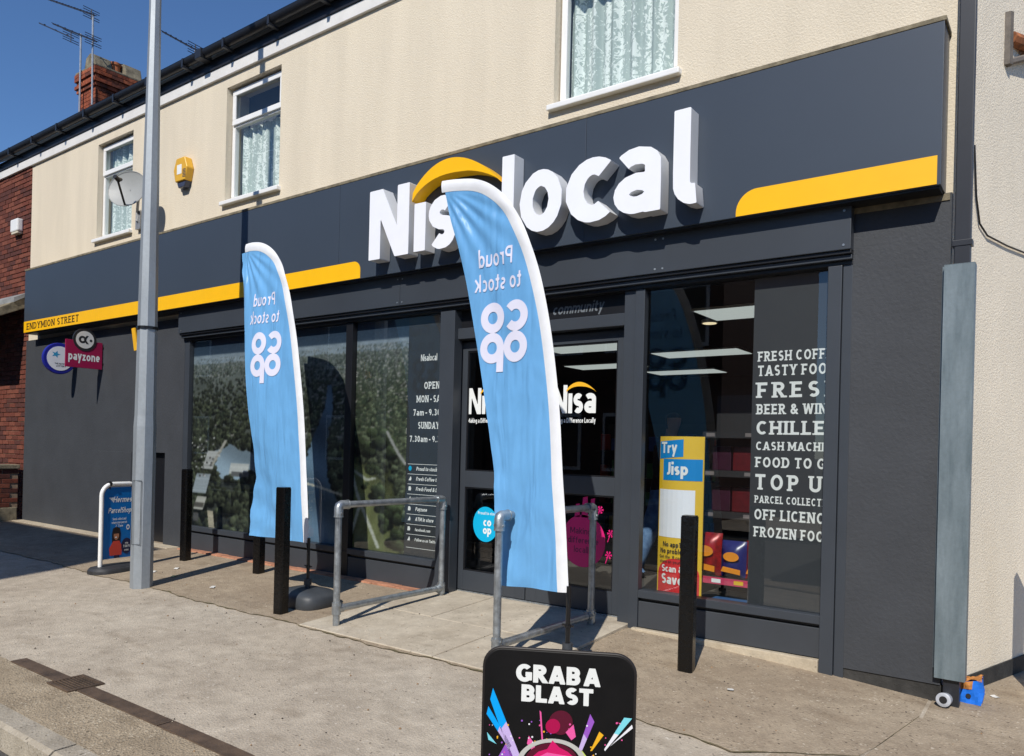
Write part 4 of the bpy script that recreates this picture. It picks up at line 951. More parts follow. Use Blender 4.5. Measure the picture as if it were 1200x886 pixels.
aerial_thing('lower television aerial on the chimney corner with two booms', p0, p1_, [(hy(113, 49, ym), hy(62, 28, ym-.05), 12, .16), (hy(86, 45, ym-.1), hy(46, 27, ym-.2), 3, .05)])
p0, p1_ = hy(229, 90, 2.6), hy(229, 58, 2.6); p0.z = 7.9
aerial_thing('small television aerial rising alone above the gutter by the lamp post', p0, p1_, [(hy(232, 60, 2.6), hy(190, 37, 2.5), 14, .14)])

# ================================================================== THINGS ON THE WALLS
def hexbox(name, label, c, w, hgt, d, mcol, mlow, extra=None):
    t = thing(name, label, 'alarm', (c[0], c[1], c[2]-hgt/2)); P = [(-w*.30, hgt*.5), (w*.30, hgt*.5), (w*.5, hgt*.12), (w*.36, -hgt*.30), (-w*.36, -hgt*.30), (-w*.5, hgt*.12)]
    m_ = MB(); m_.prism(P, (c[0], c[1], c[2]), U, V, (0, -d, 0)); obj('cover', m_, mcol, t, bevel=.015, bseg=3)
    m_ = MB(); m_.prism([(-w*.34, -hgt*.305), (w*.34, -hgt*.305), (w*.22, -hgt*.5), (-w*.22, -hgt*.5)], (c[0], c[1], c[2]), U, V, (0, -d*.8, 0)); obj('strobe', m_, mlow, t, bevel=.01)
    m_ = MB(); m_.box(c[0]-w*.22, c[0]+w*.12, c[1]-d-.002, c[1]-d, c[2]-hgt*.06, c[2]+hgt*.26); obj('badge', m_, m_ink, t)
    m_ = MB()
    for k in range(6): m_.box(c[0]+w*.2, c[0]+w*.42, c[1]-d-.003, c[1]-d, c[2]-hgt*.2+k*.018, c[2]-hgt*.2+k*.018+.007)
    obj('louvre', m_, mlow, t); return t
hexbox('alarm_box', 'yellow hexagonal burglar alarm box on the cream wall', (-5.49, 0, 4.66), .30, .36, .10, mat('alarm_yellow', lin(226, 174, 52), .45, var=.06), mat('alarm_strobe', lin(62, 66, 84), .3, var=.05))
t = thing('alarm_box', 'small white square alarm box on the red brick wall', 'alarm', (-10.38, .0, 4.64)); m_ = MB(); m_.box(-10.52, -10.24, -.09, -.002, 4.66, 4.86); obj('cover', m_, m_upvc, t, bevel=.02); m_ = MB(); m_.box(-10.5, -10.26, -.08, -.004, 4.625, 4.658); obj('light', m_, mat('cream_plastic', lin(220, 212, 190), .4, var=.05), t, bevel=.008)

# satellite dish
dc = hy(149, 221, -.42)
SDH = thing('satellite_dish', 'grey mesh satellite dish beside the end upstairs window', 'satellite dish', (dc.x, -.02, 4.35))
nd = Vector((.42, -.87, .18)).normalized(); us = nd.cross(Vector((0, 0, 1))).normalized(); vs_ = us.cross(nd).normalized()
m_dish = mat('dish_mesh', lin(158, 160, 158), .5, metal=.0, var=.05, var2=.10, v2scale=160); P = []
for i in range(9):
    r = i/8*.245; P.append([tuple(dc+us*(r*1.08*math.cos(a))+vs_*(r*.95*math.sin(a))+nd*(.045*(r/.245)**2-.045)) for a in np.linspace(0, 2*math.pi, 33)])
mb = MB(); mb.grid(P); dish = obj('dish', mb, m_dish, SDH, smooth=60)
mb = MB(); mb.tube([p for p in P[-1]], .006, 6, cap=False); obj('rim', mb, m_dish, dish)
foot = dc-vs_*.22-nd*.01; lnb = dc+nd*.30-vs_*.05-us*.10
mb = MB(); mb.tube([dc-nd*.05-vs_*.16, foot, lnb], .013, 8); obj('arm', mb, m_blackpole, SDH)
mb = MB(); mb.tube([lnb-nd*.03, lnb+nd*.05+vs_*.01], .028, 10); mb.tube([lnb+vs_*.0, lnb-nd*.06+vs_*.03], [.03, .02], 10); obj('receiver', mb, m_blackpole, SDH, smooth=40)
wl_ = hy(166, 250, 0); mb = MB(); mb.tube([dc-nd*.05, dc-nd*.05+Vector((.03, .1, -.02)), Vector((wl_.x, -.06, dc.z-.12)), Vector((wl_.x, -.06, wl_.z-.12))], .018, 8); mb.box(wl_.x-.06, wl_.x+.06, -.05, -.001, wl_.z-.22, wl_.z+.02); mb.tube([(wl_.x, -.06, wl_.z-.12), (wl_.x, -.02, wl_.z-.12)], .018, 8); obj('bracket', mb, m_mast, SDH)

# projecting signs (square to the wall)
m_mag = mat('magenta_board', lin(158, 22, 74), .4, var=.03); m_navy = mat('navy_rim', lin(36, 42, 150), .35, var=.04); m_ink2 = mat('near_black_print', lin(40, 40, 42), .5, var=0)
xp = -7.446; PZ = thing('projecting_sign', 'magenta payzone board with round black and white badge on the dark wall', 'sign', (xp, -.03, 2.32))
mb = MB(); mb.box(xp-.02, xp, -.525, -.045, 2.322, 2.69); obj('board', mb, m_mag, PZ, bevel=.003)
U2, V2 = (0, 1, 0), (0, 0, 1)
mb = MB(); text_mb(mb, 'payzone', (xp+.0015, -.49, 2.42), U2, V2, .118, width=.41, w=.19, gap=.1); obj('lettering', mb, m_ink, PZ)
def disc(mb, c, r, x, mi=0, th=0.0):
    P = arc(c[0], c[1], r, r, 0, 360, 36)[:-1]
    if th: mb.prism(P, (x, 0, 0), U2, V2, (th, 0, 0), mi)
    else: mb.add([(x, c[0], c[1])]+[(x, q[0], q[1]) for q in P], [(0, i+1, (i+1) % 36+1) for i in range(36)], mi)
mb = MB(); c = (-.282, 2.705); disc(mb, c, .152, xp-.025, 0, .03); obj('badge_rim', mb, m_ink2, PZ)
mb = MB(); disc(mb, c, .118, xp+.0055, 0, .002); obj('badge_face', mb, mat('badge_white', lin(226, 224, 218), .4, var=.02), PZ)
mb = MB()
def ring(mb, c, r, w_, x, a0, a1, mi=0):
    A = arc(c[0], c[1], r+w_/2, r+w_/2, a0, a1, 24); Bq = arc(c[0], c[1], r-w_/2, r-w_/2, a0, a1, 24)
    for k in range(24): mb.add([(x, *A[k]), (x, *Bq[k]), (x, *Bq[k+1]), (x, *A[k+1])], [(0, 1, 2, 3)], mi)
xq = xp+.0085; ring(mb, (-.315, 2.705), .036, .028, xq, 0, 360)
mb.add([(xq+.0003, -.265, 2.762), (xq+.0003, -.235, 2.762), (xq+.0003, -.275, 2.705), (xq+.0003, -.232, 2.65), (xq+.0003, -.265, 2.65), (xq+.0003, -.300, 2.705)], [(0, 5, 2, 1), (5, 4, 3, 2)])
disc(mb, (-.205, 2.70), .018, xq); obj('badge_mark', mb, m_ink2, PZ)
mb = MB(); mb.tube([(xp-.01, -.044, 2.40), (xp-.01, -.0305, 2.40)], .02, 8); mb.tube([(xp-.01, -.044, 2.62), (xp-.01, -.0305, 2.62)], .02, 8); obj('bracket', mb, m_blackpole, PZ)
xq = -8.22; c = (-.275, 2.49); LT = thing('projecting_sign', 'round white sign with navy rim behind the magenta payzone board', 'sign', (xq, -.03, 2.28))
mb = MB(); disc(mb, c, .222, xq-.03, 0, .055); obj('rim', mb, m_navy, LT, bevel=.012)
mb = MB(); disc(mb, c, .172, xq+.0255, 0, .003); obj('face', mb, m_white, LT)
mb = MB(); hx_, hz_ = c[0]-.055, c[1]+.055; mb.add([(xq+.0295, hx_+.062*(1 if k % 2 == 0 else .42)*math.cos(k*math.pi/5), hz_+.052*(1 if k % 2 == 0 else .42)*math.sin(k*math.pi/5)) for k in range(10)], [tuple(range(10))])
text_mb(mb, 'THE NATIONAL', (xq+.0295, c[0]-.07, c[1]-.085), U2, V2, .022, w=.16, mi=1); text_mb(mb, 'LOTTERY', (xq+.0295, c[0]-.05, c[1]-.12), U2, V2, .024, w=.16, mi=1); obj('print', mb, [mat('sky_print', lin(60, 160, 206), .4, var=0), m_ink2], LT)
mb = MB(); mb.tube([(xq-.003, -.06, 2.49), (xq-.003, -.0305, 2.49)], .03, 8); obj('bracket', mb, m_blackpole, LT)

# downpipe, guard, wall cable, wall light
DP = thing('drainpipe', 'black square drainpipe running down the cream corner above the grey guard', 'drainpipe', (2.86, -.06, 2.4))
mb = MB(); mb.box(2.818, 2.902, -.072, -.004, 2.42, 5.8); obj('pipe', mb, m_black, DP, bevel=.006)
for z in (2.62, 4.35): mb = MB(); mb.box(2.808, 2.912, -.076, -.001, z, z+.035); obj('clip', mb, m_black, DP, bevel=.003)
mb = MB(); mb.box(2.815, 2.90, -.06, .02, -.1, .12); obj('shoe', mb, m_black, DP, bevel=.006)
PG = thing('pipe_guard', 'worn blue-grey sheet metal box guarding the foot of the drainpipe', 'guard', (2.86, -.06, .09))
mb = MB(); x0, x1, y0, y1, z0, z1 = 2.772, 2.930, -.088, .0, .09, 2.512
for b in ((x0, x1, y0, y0+.003), (x0, x0+.003, y0+.0031, y1), (x1-.003, x1, y0+.0031, y1)): mb.box(*b, z0, z1)
mb.box(x0, x1, y0, y1, z1+.0001, z1+.003); obj('cover', mb, m_guard, PG, bevel=.001, bseg=1)
mb = MB(); mb.box(x0-.012, x0-.0005, -.049, -.0455, z0+.05, z1); obj('fixing_flange', mb, m_guard, PG)
ca = [hside(1142, 170, .012), hside(1144, 230, .012), hside(1148, 262, .012), hside(1157, 276, .012), hside(1180, 288, .012), hside(1215, 302, .012)]
mb = MB(); mb.tube(ca, .006, 6); solo('wall_cable', mb, m_blackpole, 'thin black cable sagging along the cream side wall', 'cable', smooth=60)
b0 = hside(1185, 50, 0.0); WLT = thing('wall_bracket', 'rusty orange iron bracket fixed high on the cream side wall', 'bracket', b0)
mb = MB(); o_ = b0; s3 = SD; n3 = SN; P3 = lambda a, b, c: o_+s3*a+n3*b+Vector((0, 0, c))
m_rust = mat('rusty_iron', lin(170, 104, 62), .8, var=.4, vscale=18, tint=lin(88, 62, 46)); mb.tube([P3(-.02, 0, .02), P3(.25, .06, .02), P3(1.0, .2, .06)], .045, 8); obj('arm', mb, m_rust, WLT, smooth=40)
mb = MB(); mb.tube([P3(-.08, .01, .16), P3(-.08, .01, -.18)], .03, 6); mb.tube([P3(-.08, .01, -.16), P3(.3, .05, .0)], .022, 6); obj('back_plate', mb, mat('rust_grey', lin(120, 112, 104), .8, var=.3), WLT)

# ================================================================== STREET FURNITURE
lb = G(165.5, 688); bx, by, bz = lb.x, lb.y, lb.z; n = 8
LP = thing('lamp_post', 'tall tapering grey galvanised street lamp post on the pavement', 'lamp post', (bx, by, bz))
mb = MB(); zs = [(bz-.05, .098), (bz+1.50, .098), (bz+1.60, .092), (2.70, .083), (5.35, .052), (9.9, .04)]
mb.tube([(bx, by, z) for z, r in zs], [r for z, r in zs], n, ref=(math.cos(.3), math.sin(.3), 0)); obj('column', mb, m_galv2, LP)
mb = MB(); mb.tube([(bx, by, 9.9), (bx, by-.3, 10.2), (bx, by-.9, 10.3)], .03, 8); obj('arm', mb, m_galv2, LP)
mb = MB(); mb.tube([(bx, by-.8, 10.28), (bx, by-1.0, 10.3), (bx, by-1.4, 10.28)], [.07, .12, .05], 10); obj('lantern', mb, m_rubber, LP, smooth=40)
ang = math.atan2(CAM[1]-by, CAM[0]-bx)-.62; dv = Vector((math.cos(ang), math.sin(ang), 0)); du = Vector((-dv.y, dv.x, 0)); c0 = Vector((bx, by, 0))+dv*.0935
mb = MB()
for a, b, z0, z1 in ((-.045, .045, .40, .404), (-.045, .045, .99, .994), (-.045, -.041, .404, .99), (.041, .045, .404, .99)):
    mb.prism([(a, z0), (b, z0), (b, z1), (a, z1)], c0, du, (0, 0, 1), dv*.003)
obj('access_door', mb, m_rubber, LP)
mb = MB(); mb.tube([(bx, by, 2.40), (bx, by, 2.425)], .093, 16); obj('strap', mb, m_blackpole, LP)
yp = hy(158, 396, by); YN = thing('post_sign', 'small narrow yellow number plate strapped to the lamp post', 'sign', (yp.x, yp.y, 2.28))
q0, q1, q2, q3 = hy(154, 385, by), hy(157.5, 384, by), hy(161.5, 410, by), hy(157, 411, by)
mb = MB(); w_ = Vector((.0, .012, 0)); mb.add([q3, q2, q1, q0, q3+w_, q2+w_, q1+w_, q0+w_], [(0, 1, 2, 3), (7, 6, 5, 4), (0, 4, 5, 1), (1, 5, 6, 2), (2, 6, 7, 3), (3, 7, 4, 0)]); obj('plate', mb, mat('plate_yellow', lin(236, 178, 36), .5, var=.05), YN)
mb = MB(); mb.box(yp.x+.0, bx-.07, by+.013, by+.04, 2.30, 2.44); obj('clip', mb, m_blackpole, YN)

bol = MB(); w_ = .047; P = [(-w_, -w_*.75), (-w_*.75, -w_), (w_*.75, -w_), (w_, -w_*.75), (w_, w_*.75), (w_*.75, w_), (-w_*.75, w_), (-w_, w_*.75)]
bol.prism(P, (0, 0, -.08), (1, 0, 0), (0, 1, 0), (0, 0, 1.09)); bol.prism([(a*.93, b*.93) for a, b in P], (0, 0, 1.01), (1, 0, 0), (0, 1, 0), (0, 0, .008))
bme = mesh_of('bollard', bol, m_blackpaint, bevel=.003)
for (px, py, lab, hh) in ((217, 657, 'black square steel bollard nearest the meter hatch, at the window print end', 1.0), (303, 672, 'black square steel bollard half hidden behind the flag, close to the stall riser', 1.0), (329, 719, 'black square steel bollard in front of the feather flag base by the handrail', 1.0), (804, 786, 'lone black square steel bollard in front of the right hand shop window', .965)):
    p = G(px, py); o = bpy.data.objects.new('bollard', bme); COL.objects.link(o); o.location = p; o.rotation_euler = (0, 0, math.radians(8)); o.scale = (1, 1, hh); tag(o, lab, 'bollard', 'black steel bollards')

sp = hside(1195, 684); tt_ = .62; sx, sy_ = sp.x+SUN.x/-SUN.y*tt_, sp.y-tt_; o = bpy.data.objects.new('bollard', bme); COL.objects.link(o); o.location = (sx, sy_, g(sx, sy_)); o.scale = (1, 1, (sp.z+.95*tt_-g(sx, sy_))/1.02); tag(o, 'unseen black steel post added beside the side wall for its shadow', 'bollard', 'black steel bollards')  # unseen post, added to throw the shadow on the side wall
# tube handrails
def handrail(x, yn, yf, ztop, zmid, lab):
    t = thing('handrail', lab, 'handrail', (x, (yn+yf)/2, zl(yn)), 'galvanised handrails by the door'); r = .0255
    for y in (yn, yf): m_ = MB(); m_.tube([(x, y, zl(y)-.06), (x, y, ztop-.02)], r, 14); obj('post', m_, m_galv, t, smooth=40)
    for z in (ztop, zmid): m_ = MB(); m_.tube([(x, yn+.02, z), (x, yf-.02, z)], r, 14); obj('rail', m_, m_galv, t, smooth=40)
    for y, s in ((yn, 1), (yf, -1)):
        m_ = MB(); rr = .034
        m_.tube([(x, y, ztop-.085), (x, y, ztop-.02), (x, y+s*.006, ztop-.006), (x, y+s*.02, ztop), (x, y+s*.085, ztop)], rr, 14); m_.tube([(x, y+s*.083, ztop), (x, y+s*.092, ztop)], .037, 14); m_.tube([(x, y, ztop-.092), (x, y, ztop-.083)], .037, 14)
        m_.tube([(x-.04, y, ztop-.06), (x+.04, y, ztop-.06)], .010, 8); obj('elbow_fitting', m_, m_galv, t, smooth=40)
        m_ = MB(); m_.tube([(x, y, zmid-.045), (x, y, zmid+.045)], rr, 14); m_.tube([(x, y, zmid), (x, y+s*.06, zmid)], .032, 14); m_.tube([(x-.04, y, zmid+.025), (x+.04, y, zmid+.025)], .009, 8); obj('tee_fitting', m_, m_galv, t, smooth=40)
xn = -1.037
handrail(xn, -1.327, -.145, hx(392.5, 592, xn).z, hx(392, 713.5, xn).z, 'galvanised tube handrail beside the feather flag base and printed windows')
xn = .51
handrail(xn, -1.394+.03, -.20, hx(571.5, 606, xn).z, hx(569.5, 760, xn).z, 'galvanised tube handrail crossing behind the larger feather flag at the door')

# feather flags
m_sleeve = mat('white_sleeve', lin(236, 238, 242), .6, var=.04, vscale=9)
def flag_mat():
    m = mat('pale_blue_polyester', lin(120, 186, 242), .40, var=.05, vscale=5, bump=0, spec=.35)
    n = m.node_tree.nodes; l = m.node_tree.links; b = n['Principled BSDF']
    tr = n.new('ShaderNodeBsdfTranslucent'); tr.inputs[0].default_value = lin(120, 186, 242); mx = n.new('ShaderNodeMixShader'); mx.inputs[0].default_value = .18
    geo = n.new('ShaderNodeNewGeometry'); mp = n.new('ShaderNodeMapping'); mp.inputs['Scale'].default_value = (6, 4, 1.1); l.new(geo.outputs['Position'], mp.inputs[0])
    t = n.new('ShaderNodeTexNoise'); t.inputs['Scale'].default_value = 1.3; t.inputs['Detail'].default_value = 2.2; t.inputs['Distortion'].default_value = .5; l.new(mp.outputs[0], t.inputs['Vector'])
    bp = n.new('ShaderNodeBump'); bp.inputs['Strength'].default_value = .55; bp.inputs['Distance'].default_value = .07; l.new(t.outputs['Fac'], bp.inputs['Height']); l.new(bp.outputs[0], b.inputs['Normal'])
    l.new(b.outputs[0], mx.inputs[1]); l.new(tr.outputs[0], mx.inputs[2]); l.new(mx.outputs[0], n['Material Output'].inputs[0]); return m
m_flag = flag_mat(); m_flagink = mat('pale_flag_print', lin(226, 226, 244), .55, var=.02)
R_ED = [(.0, .52), (-.03, .9), (-.065, 1.25), (-.10, 1.62), (-.15, 1.95), (-.215, 2.27), (-.30, 2.56), (-.40, 2.80), (-.52, 2.99), (-.66, 3.11), (-.80, 3.175), (-.95, 3.20), (-1.075, 3.205)]
def interp(tab, z): return float(np.interp(z, [t[1] for t in tab], [t[0] for t in tab]))
def feather(base, yaw, L_ED, seed, lab, tcx):
    bx, by, bz = base; t = thing('feather_flag', lab, 'flag', base, 'pale blue feather flags')
    ca, sa = math.cos(yaw), math.sin(yaw)
    sm = []                                         # smooth sleeve curve
    N = 90; tt = np.linspace(0, 1, len(R_ED)); ex = np.array(R_ED)
    def cr(u):
        k = min(int(u*(len(R_ED)-1)), len(R_ED)-2); f = u*(len(R_ED)-1)-k; p = [ex[min(max(k+i, 0), len(R_ED)-1)] for i in (-1, 0, 1, 2)]
        return .5*((2*p[1])+(-p[0]+p[2])*f+(2*p[0]-5*p[1]+4*p[2]-p[3])*f*f+(-p[0]+3*p[1]-3*p[2]+p[3])*f**3)
    C = [cr(u) for u in np.linspace(0, 1, N)]
    zb = .527
    def yy(dx, z):                                  # billow and folds of the cloth
        e = max(0, -dx); low = max(0, (1.6-z)/1.1); top = max(0, (z-2.45)/.7)
        rt = math.hypot(z-3.2, dx+1.1); th = math.atan2(z-3.2, dx+1.1); fan = .016*math.exp(-rt/.45)*math.sin(30*th+seed)*min(1, rt*4)*max(0, min(1, (3.1-z)/.2))
        return (fan+.055*math.sin(1.9*z+seed)*e+.045*low*e*math.sin(7*dx+3.5*z+seed*2)+.016*low*math.sin(17*dx-8*z+seed)*min(1, e*3)+.010*e*math.sin(11*dx+2.2*z+seed)+.007*top*math.sin(26*dx+14*(z-2.4)+seed)*min(1, e*2)*max(0, min(1, (3.08-z)/.25))+.026*low*e*abs(math.sin(13*z+5*dx+seed))+.012*low**2*e*abs(math.sin(21*z-14*dx+seed*3)))
    def P3(dx, z, off=0.0):
        y = yy(dx, z)+off; return (bx+dx*ca-y*sa, by+dx*sa+y*ca, bz+z-.0)
    inner = []
    for k in range(N):
        d = np.array(C[min(k+1, N-1)])-np.array(C[max(k-1, 0)]); d /= np.linalg.norm(d); nrm = np.array([-d[1], d[0]])
        inner.append(np.array(C[k])+nrm*.078*np.array([1, 1]))
    inner = [(min(q[0], c[0]-.0), q[1]) for q, c in zip(inner, C)]
    m_ = MB(); rows = []
    for k in range(N):
        c, q = C[k], inner[k]; rows.append([P3(c[0]+(q[0]-c[0])*s, c[1]+(q[1]-c[1])*s, o) for s, o in ((0, 0), (.25, -.006), (.5, -.008), (.75, -.006), (1, -.002))])
    m_.grid(rows); m_.grid([[P3(c[0]+(q[0]-c[0])*s, c[1]+(q[1]-c[1])*s, o) for s, o in ((0, 0), (.25, .006), (.5, .008), (.75, .006), (1, .002))][::-1] for c, q in zip(C, inner)])
    obj('sleeve', m_, m_sleeve, t, smooth=50)
    m_ = MB(); rows = []; NS = 60
    for k in range(N):
        q = inner[k]; u = k/(N-1); zl_ = zb-.01+ (q[1]-zb)*.985 if u < .9 else q[1]-.0
        zl_ = min(zl_, 3.135); L = (interp(L_ED, zl_), zl_)
        if L[0] > q[0]-.002: L = (q[0]-.002, L[1])
        rows.append([P3(L[0]+(q[0]-L[0])*s, L[1]+(q[1]-L[1])*s) for s in np.linspace(0, 1, NS)])
    m_.grid(rows); bo = obj('banner', m_, m_flag, t, smooth=80)
    # reversed lettering, seen from the back of the print
    m_ = MB()
    def put(s, z, size, cx, width=None, w=.16, gap=.12): text_mb(m_, s, (0, 0, 0), U, V, size, width=width, align='c', w=w, gap=gap, step=.05, cells=True, fn=lambda a, b: P3(cx-a, z+b, -.004))
    put('Proud', 2.585, .115, tcx-.075, .29, .15); put('to stock', 2.425, .112, tcx-.055, .40, .15)
    def ring2(cx, cz, r, w_, a0, a1):
        A = arc(cx, cz, r+w_/2, r+w_/2, a0, a1, 40); Bq = arc(cx, cz, r-w_/2, r-w_/2, a0, a1, 40)
        for k in range(40): 
            mid = lambda p, q, s: (p[0]+(q[0]-p[0])*s, p[1]+(q[1]-p[1])*s)
            for s0, s1 in ((0, .5), (.5, 1)):
                pts = [mid(A[k], Bq[k], s0), mid(A[k], Bq[k], s1), mid(A[k+1], Bq[k+1], s1), mid(A[k+1], Bq[k+1], s0)]; m_.add([P3(2*tcx-p[0] if False else p[0], p[1], -.004) for p in pts], [(0, 1, 2, 3)])
    r, w2 = .071, .060; zc = 2.14
    ring2(tcx+.10, zc+.105, r, w2, 180+40, 180+320); ring2(tcx-.10, zc+.105, r, w2, 0, 360); ring2(tcx+.10, zc-.095, r, w2, 0, 360); ring2(tcx-.10, zc-.095, r, w2, 0, 360)
    xs_ = tcx-.10+r; 
    for k in range(5): z0_ = zc-.095-.04*k*.8; m_.add([P3(xs_-.029, z0_, -.0042), P3(xs_+.029, z0_, -.0042), P3(xs_+.029, z0_-.032, -.0042), P3(xs_-.029, z0_-.032, -.0042)], [(0, 1, 2, 3)])
    obj('lettering', m_, m_flagink, bo)
    m_ = MB(); m_.tube([(bx, by, bz+.18), (bx, by, bz+.56)], .014, 10); m_.tube([(bx, by, bz+.31), (bx, by, bz+.325)], .022, 10); m_.tube([(bx-.035, by-.01, bz+.325), (bx+.035, by+.01, bz+.318)], .006, 6)
    m_.tube([(bx+.012, by-.012, bz+.33), (bx+.02, by-.02, bz+.42), (bx-.005, by-.02, bz+.52)], .004, 5); obj('pole', m_, m_blackpole, t, smooth=40)
    m_ = MB(); prof = [(-.01, 1.0, .0), (.018, 1.05, .0), (.080, 1.03, .0), (.105, .96, .0), (.126, .80, .0), (.138, .35, .0)]
    rings = []
    def se(a, p=3.6): c_, s_ = math.cos(a), math.sin(a); return (abs(c_)**(2/p)*(1 if c_ > 0 else -1), abs(s_)**(2/p)*(1 if s_ > 0 else -1))
    for z, k, _ in prof:
        rr = []
        for a in np.linspace(0, 2*math.pi, 41)[:-1]:
            ex_, ey_ = se(a); X_, Y_ = ex_*.245*k, ey_*.19*k; rr.append((bx+X_*ca-Y_*sa, by+X_*sa+Y_*ca, bz+z))
        rings.append(rr+[rr[0]])
    m_.grid(rings); m_.add(rings[-1][:-1], [tuple(range(40))]); m_.add(rings[0][:-1], [tuple(range(39, -1, -1))]); base_o = obj('base', m_, m_rubber, t, smooth=35)
    m_ = MB(); m_.tube([(bx, by, bz+.135), (bx, by, bz+.17)], [.026, .022], 14); m_.tube([(bx, by, bz+.165), (bx, by, bz+.215)], .032, 14); obj('socket', m_, m_rubber, base_o, smooth=35)
    return t
f1 = G(360, 708); f2 = G(664, 795)
feather((f1.x, f1.y, f1.z), 0.0, [(-.875, .50), (-.83, .8), (-.775, 1.05), (-.82, 1.5), (-.885, 1.9), (-.95, 2.35), (-1.03, 2.7), (-1.11, 3.0), (-1.145, 3.14)], 1.3, 'smaller looking pale blue feather flag before the printed aerial window', -.615)
feather((f2.x, f2.y, f2.z), 0.0, [(-.535, .50), (-.57, .9), (-.60, 1.2), (-.66, 1.5), (-.745, 1.85), (-.83, 2.2), (-.895, 2.5), (-.97, 2.8), (-1.03, 3.02), (-1.055, 3.14)], 3.9, 'pale blue feather flag standing in front of the shop door and sign letters', -.565)

# swing sign (parcel shop), square to the shopfront so that people on the pavement read it
h0 = G(117, 672); hd = Vector((-.13, .99, 0)).normalized(); hn = Vector((hd.y, -hd.x, 0)); wS = .42; hb = h0.z; m_hblue = mat('sign_blue', lin(0, 112, 190), .4, var=.03)
hc = h0+hd*(wS/2); HS = thing('swing_sign', 'blue parcel shop swing sign with white tubular frame behind the lamp post', 'sign', (hc.x, hc.y, hb))
def hs(a, z, o=0.0): return Vector((h0.x, h0.y, 0))+hd*a+hn*o+Vector((0, 0, z))
r_ = .12; zt = hx(135, 567, h0.x-.02).z
path = [hs(0, hb+.02), hs(0, zt-r_)]+[hs(r_-r_*math.cos(a), zt-r_+r_*math.sin(a)) for a in np.linspace(0, math.pi/2, 8)[1:]]+[hs(wS-r_+r_*math.sin(a), zt-r_+r_*math.cos(a)) for a in np.linspace(0, math.pi/2, 8)]+[hs(wS, hb+.02)]
mb = MB(); mb.tube(path, .0215, 10); obj('frame', mb, m_upvc, HS, smooth=40)
e_ = .022; zb_ = .135; pr = .09; pl = [(e_, zb_), (wS-e_, zb_), (wS-e_, zt-.035-pr)]+[(wS-e_-pr+pr*math.cos(a), zt-.035-pr+pr*math.sin(a)) for a in np.linspace(.2, math.pi/2, 6)]+[(e_+pr-pr*math.cos(a), zt-.035-pr+pr*math.sin(a)) for a in np.linspace(math.pi/2, .0, 7)]
mb = MB(); mb.prism(pl, Vector((h0.x, h0.y, 0))-hn*.006, hd, V, hn*.012); pan = obj('panel', mb, m_hblue, HS)
cxm = wS*.48; mb = MB(); oq = .0075
def ht(s, a, z, size, **k): text_mb(mb, s, hs(a, z, oq), hd, V, size, **k)
ht('Hermes', cxm+.022, .715, .060, width=.205, align='c', w=.18, gap=.1, shear=.25); ht('ParcelShop', cxm-.005, .605, .056, width=.255, align='c', w=.18, gap=.09, shear=.2)
for i, s in enumerate(('Send, collect and', 'return your parcels', '24/7 here')): ht(s, cxm-.005, .530-.036*i, .026, align='c', w=.18, gap=.12, stretch=.62)
for k in range(3): mb.add([hs(cxm-.125+.014*k, .765-.014*k, oq), hs(cxm-.07, .765-.014*k, oq), hs(cxm-.072, .755-.014*k, oq), hs(cxm-.118+.014*k, .755-.014*k, oq)], [(0, 1, 2, 3)])
obj('lettering', mb, m_ink, pan)
mb = MB(); fx = cxm-.045                          # printed figure: dark hair, red jumper, round navy badge
def pp(pts, o, mi): mb.add([hs(cxm+(p[0]-cxm)*.8, p[1], .0075+o) for p in pts], [tuple(range(len(pts)))], mi)
def ell(cx, cz, rx, rz, yo, mi, n=28): pp(arc(cx, cz, rx, rz, 0, 360, n)[:-1], yo, mi)
pp([(fx-.056, .255), (fx+.056, .255), (fx+.062, .39), (fx+.048, .445), (fx, .462), (fx-.048, .445), (fx-.062, .39)], 0, 0)
ell(fx, .375, .037, .050, .0006, 1); pp([(fx-.04, .39), (fx+.04, .39), (fx+.027, .435), (fx-.027, .43)], .0009, 0)
pp([(fx-.085, .165), (fx+.075, .165), (fx+.085, .25), (fx+.042, .315), (fx-.042, .315), (fx-.098, .24)], .0005, 2); pp([(fx-.03, .138), (fx+.05, .138), (fx+.045, .166), (fx-.025, .166)], .0008, 3)
ell(fx-.005, .352, .015, .007, .0012, 4, 10); ell(cxm+.10, .255, .075, .082, .0014, 3); ell(cxm+.115, .45, .024, .028, .001, 4); ell(cxm+.115, .45, .012, .014, .0012, 5)
for i, s in enumerate(('OPEN', '7 DAYS', 'A WEEK')): text_mb(mb, s, hs(cxm+.08, .275-.036*i, .0093), hd, V, .026 if i == 1 else .016, align='c', w=.2, gap=.14, mi=4, stretch=.68)
obj('printed_figure', mb, [mat('hair_print', lin(28, 22, 26), .5, var=0), mat('skin_print', lin(176, 122, 92), .5, var=0), mat('red_print', lin(206, 70, 56), .5, var=0), mat('navy_print', lin(22, 26, 66), .5, var=0), m_ink, m_hblue], pan)
for aa in (.085, wS-.085): mb = MB(); mb.tube([hs(aa, zt-.055, .0), hs(aa, zt+.028, .0)], .010, 8); mb.tube([hs(aa-.012, zt), hs(aa+.012, zt)], .0265, 10); obj('hanger', mb, m_blackpole, HS)
mb = MB(); rings = []
for z, k in ((-.01, 1.0), (.03, 1.0), (.055, .93), (.068, .70)):
    rings.append([hs(wS/2+.31*k*math.copysign(abs(math.cos(a))**.75, math.cos(a)), hb+z, -.18*k*math.copysign(abs(math.sin(a))**.75, math.sin(a))) for a in np.linspace(0, 2*math.pi, 33)])
mb.grid(rings); mb.add(rings[-1][:-1], [tuple(range(32))]); obj('base', mb, m_rubber2, HS, smooth=35)

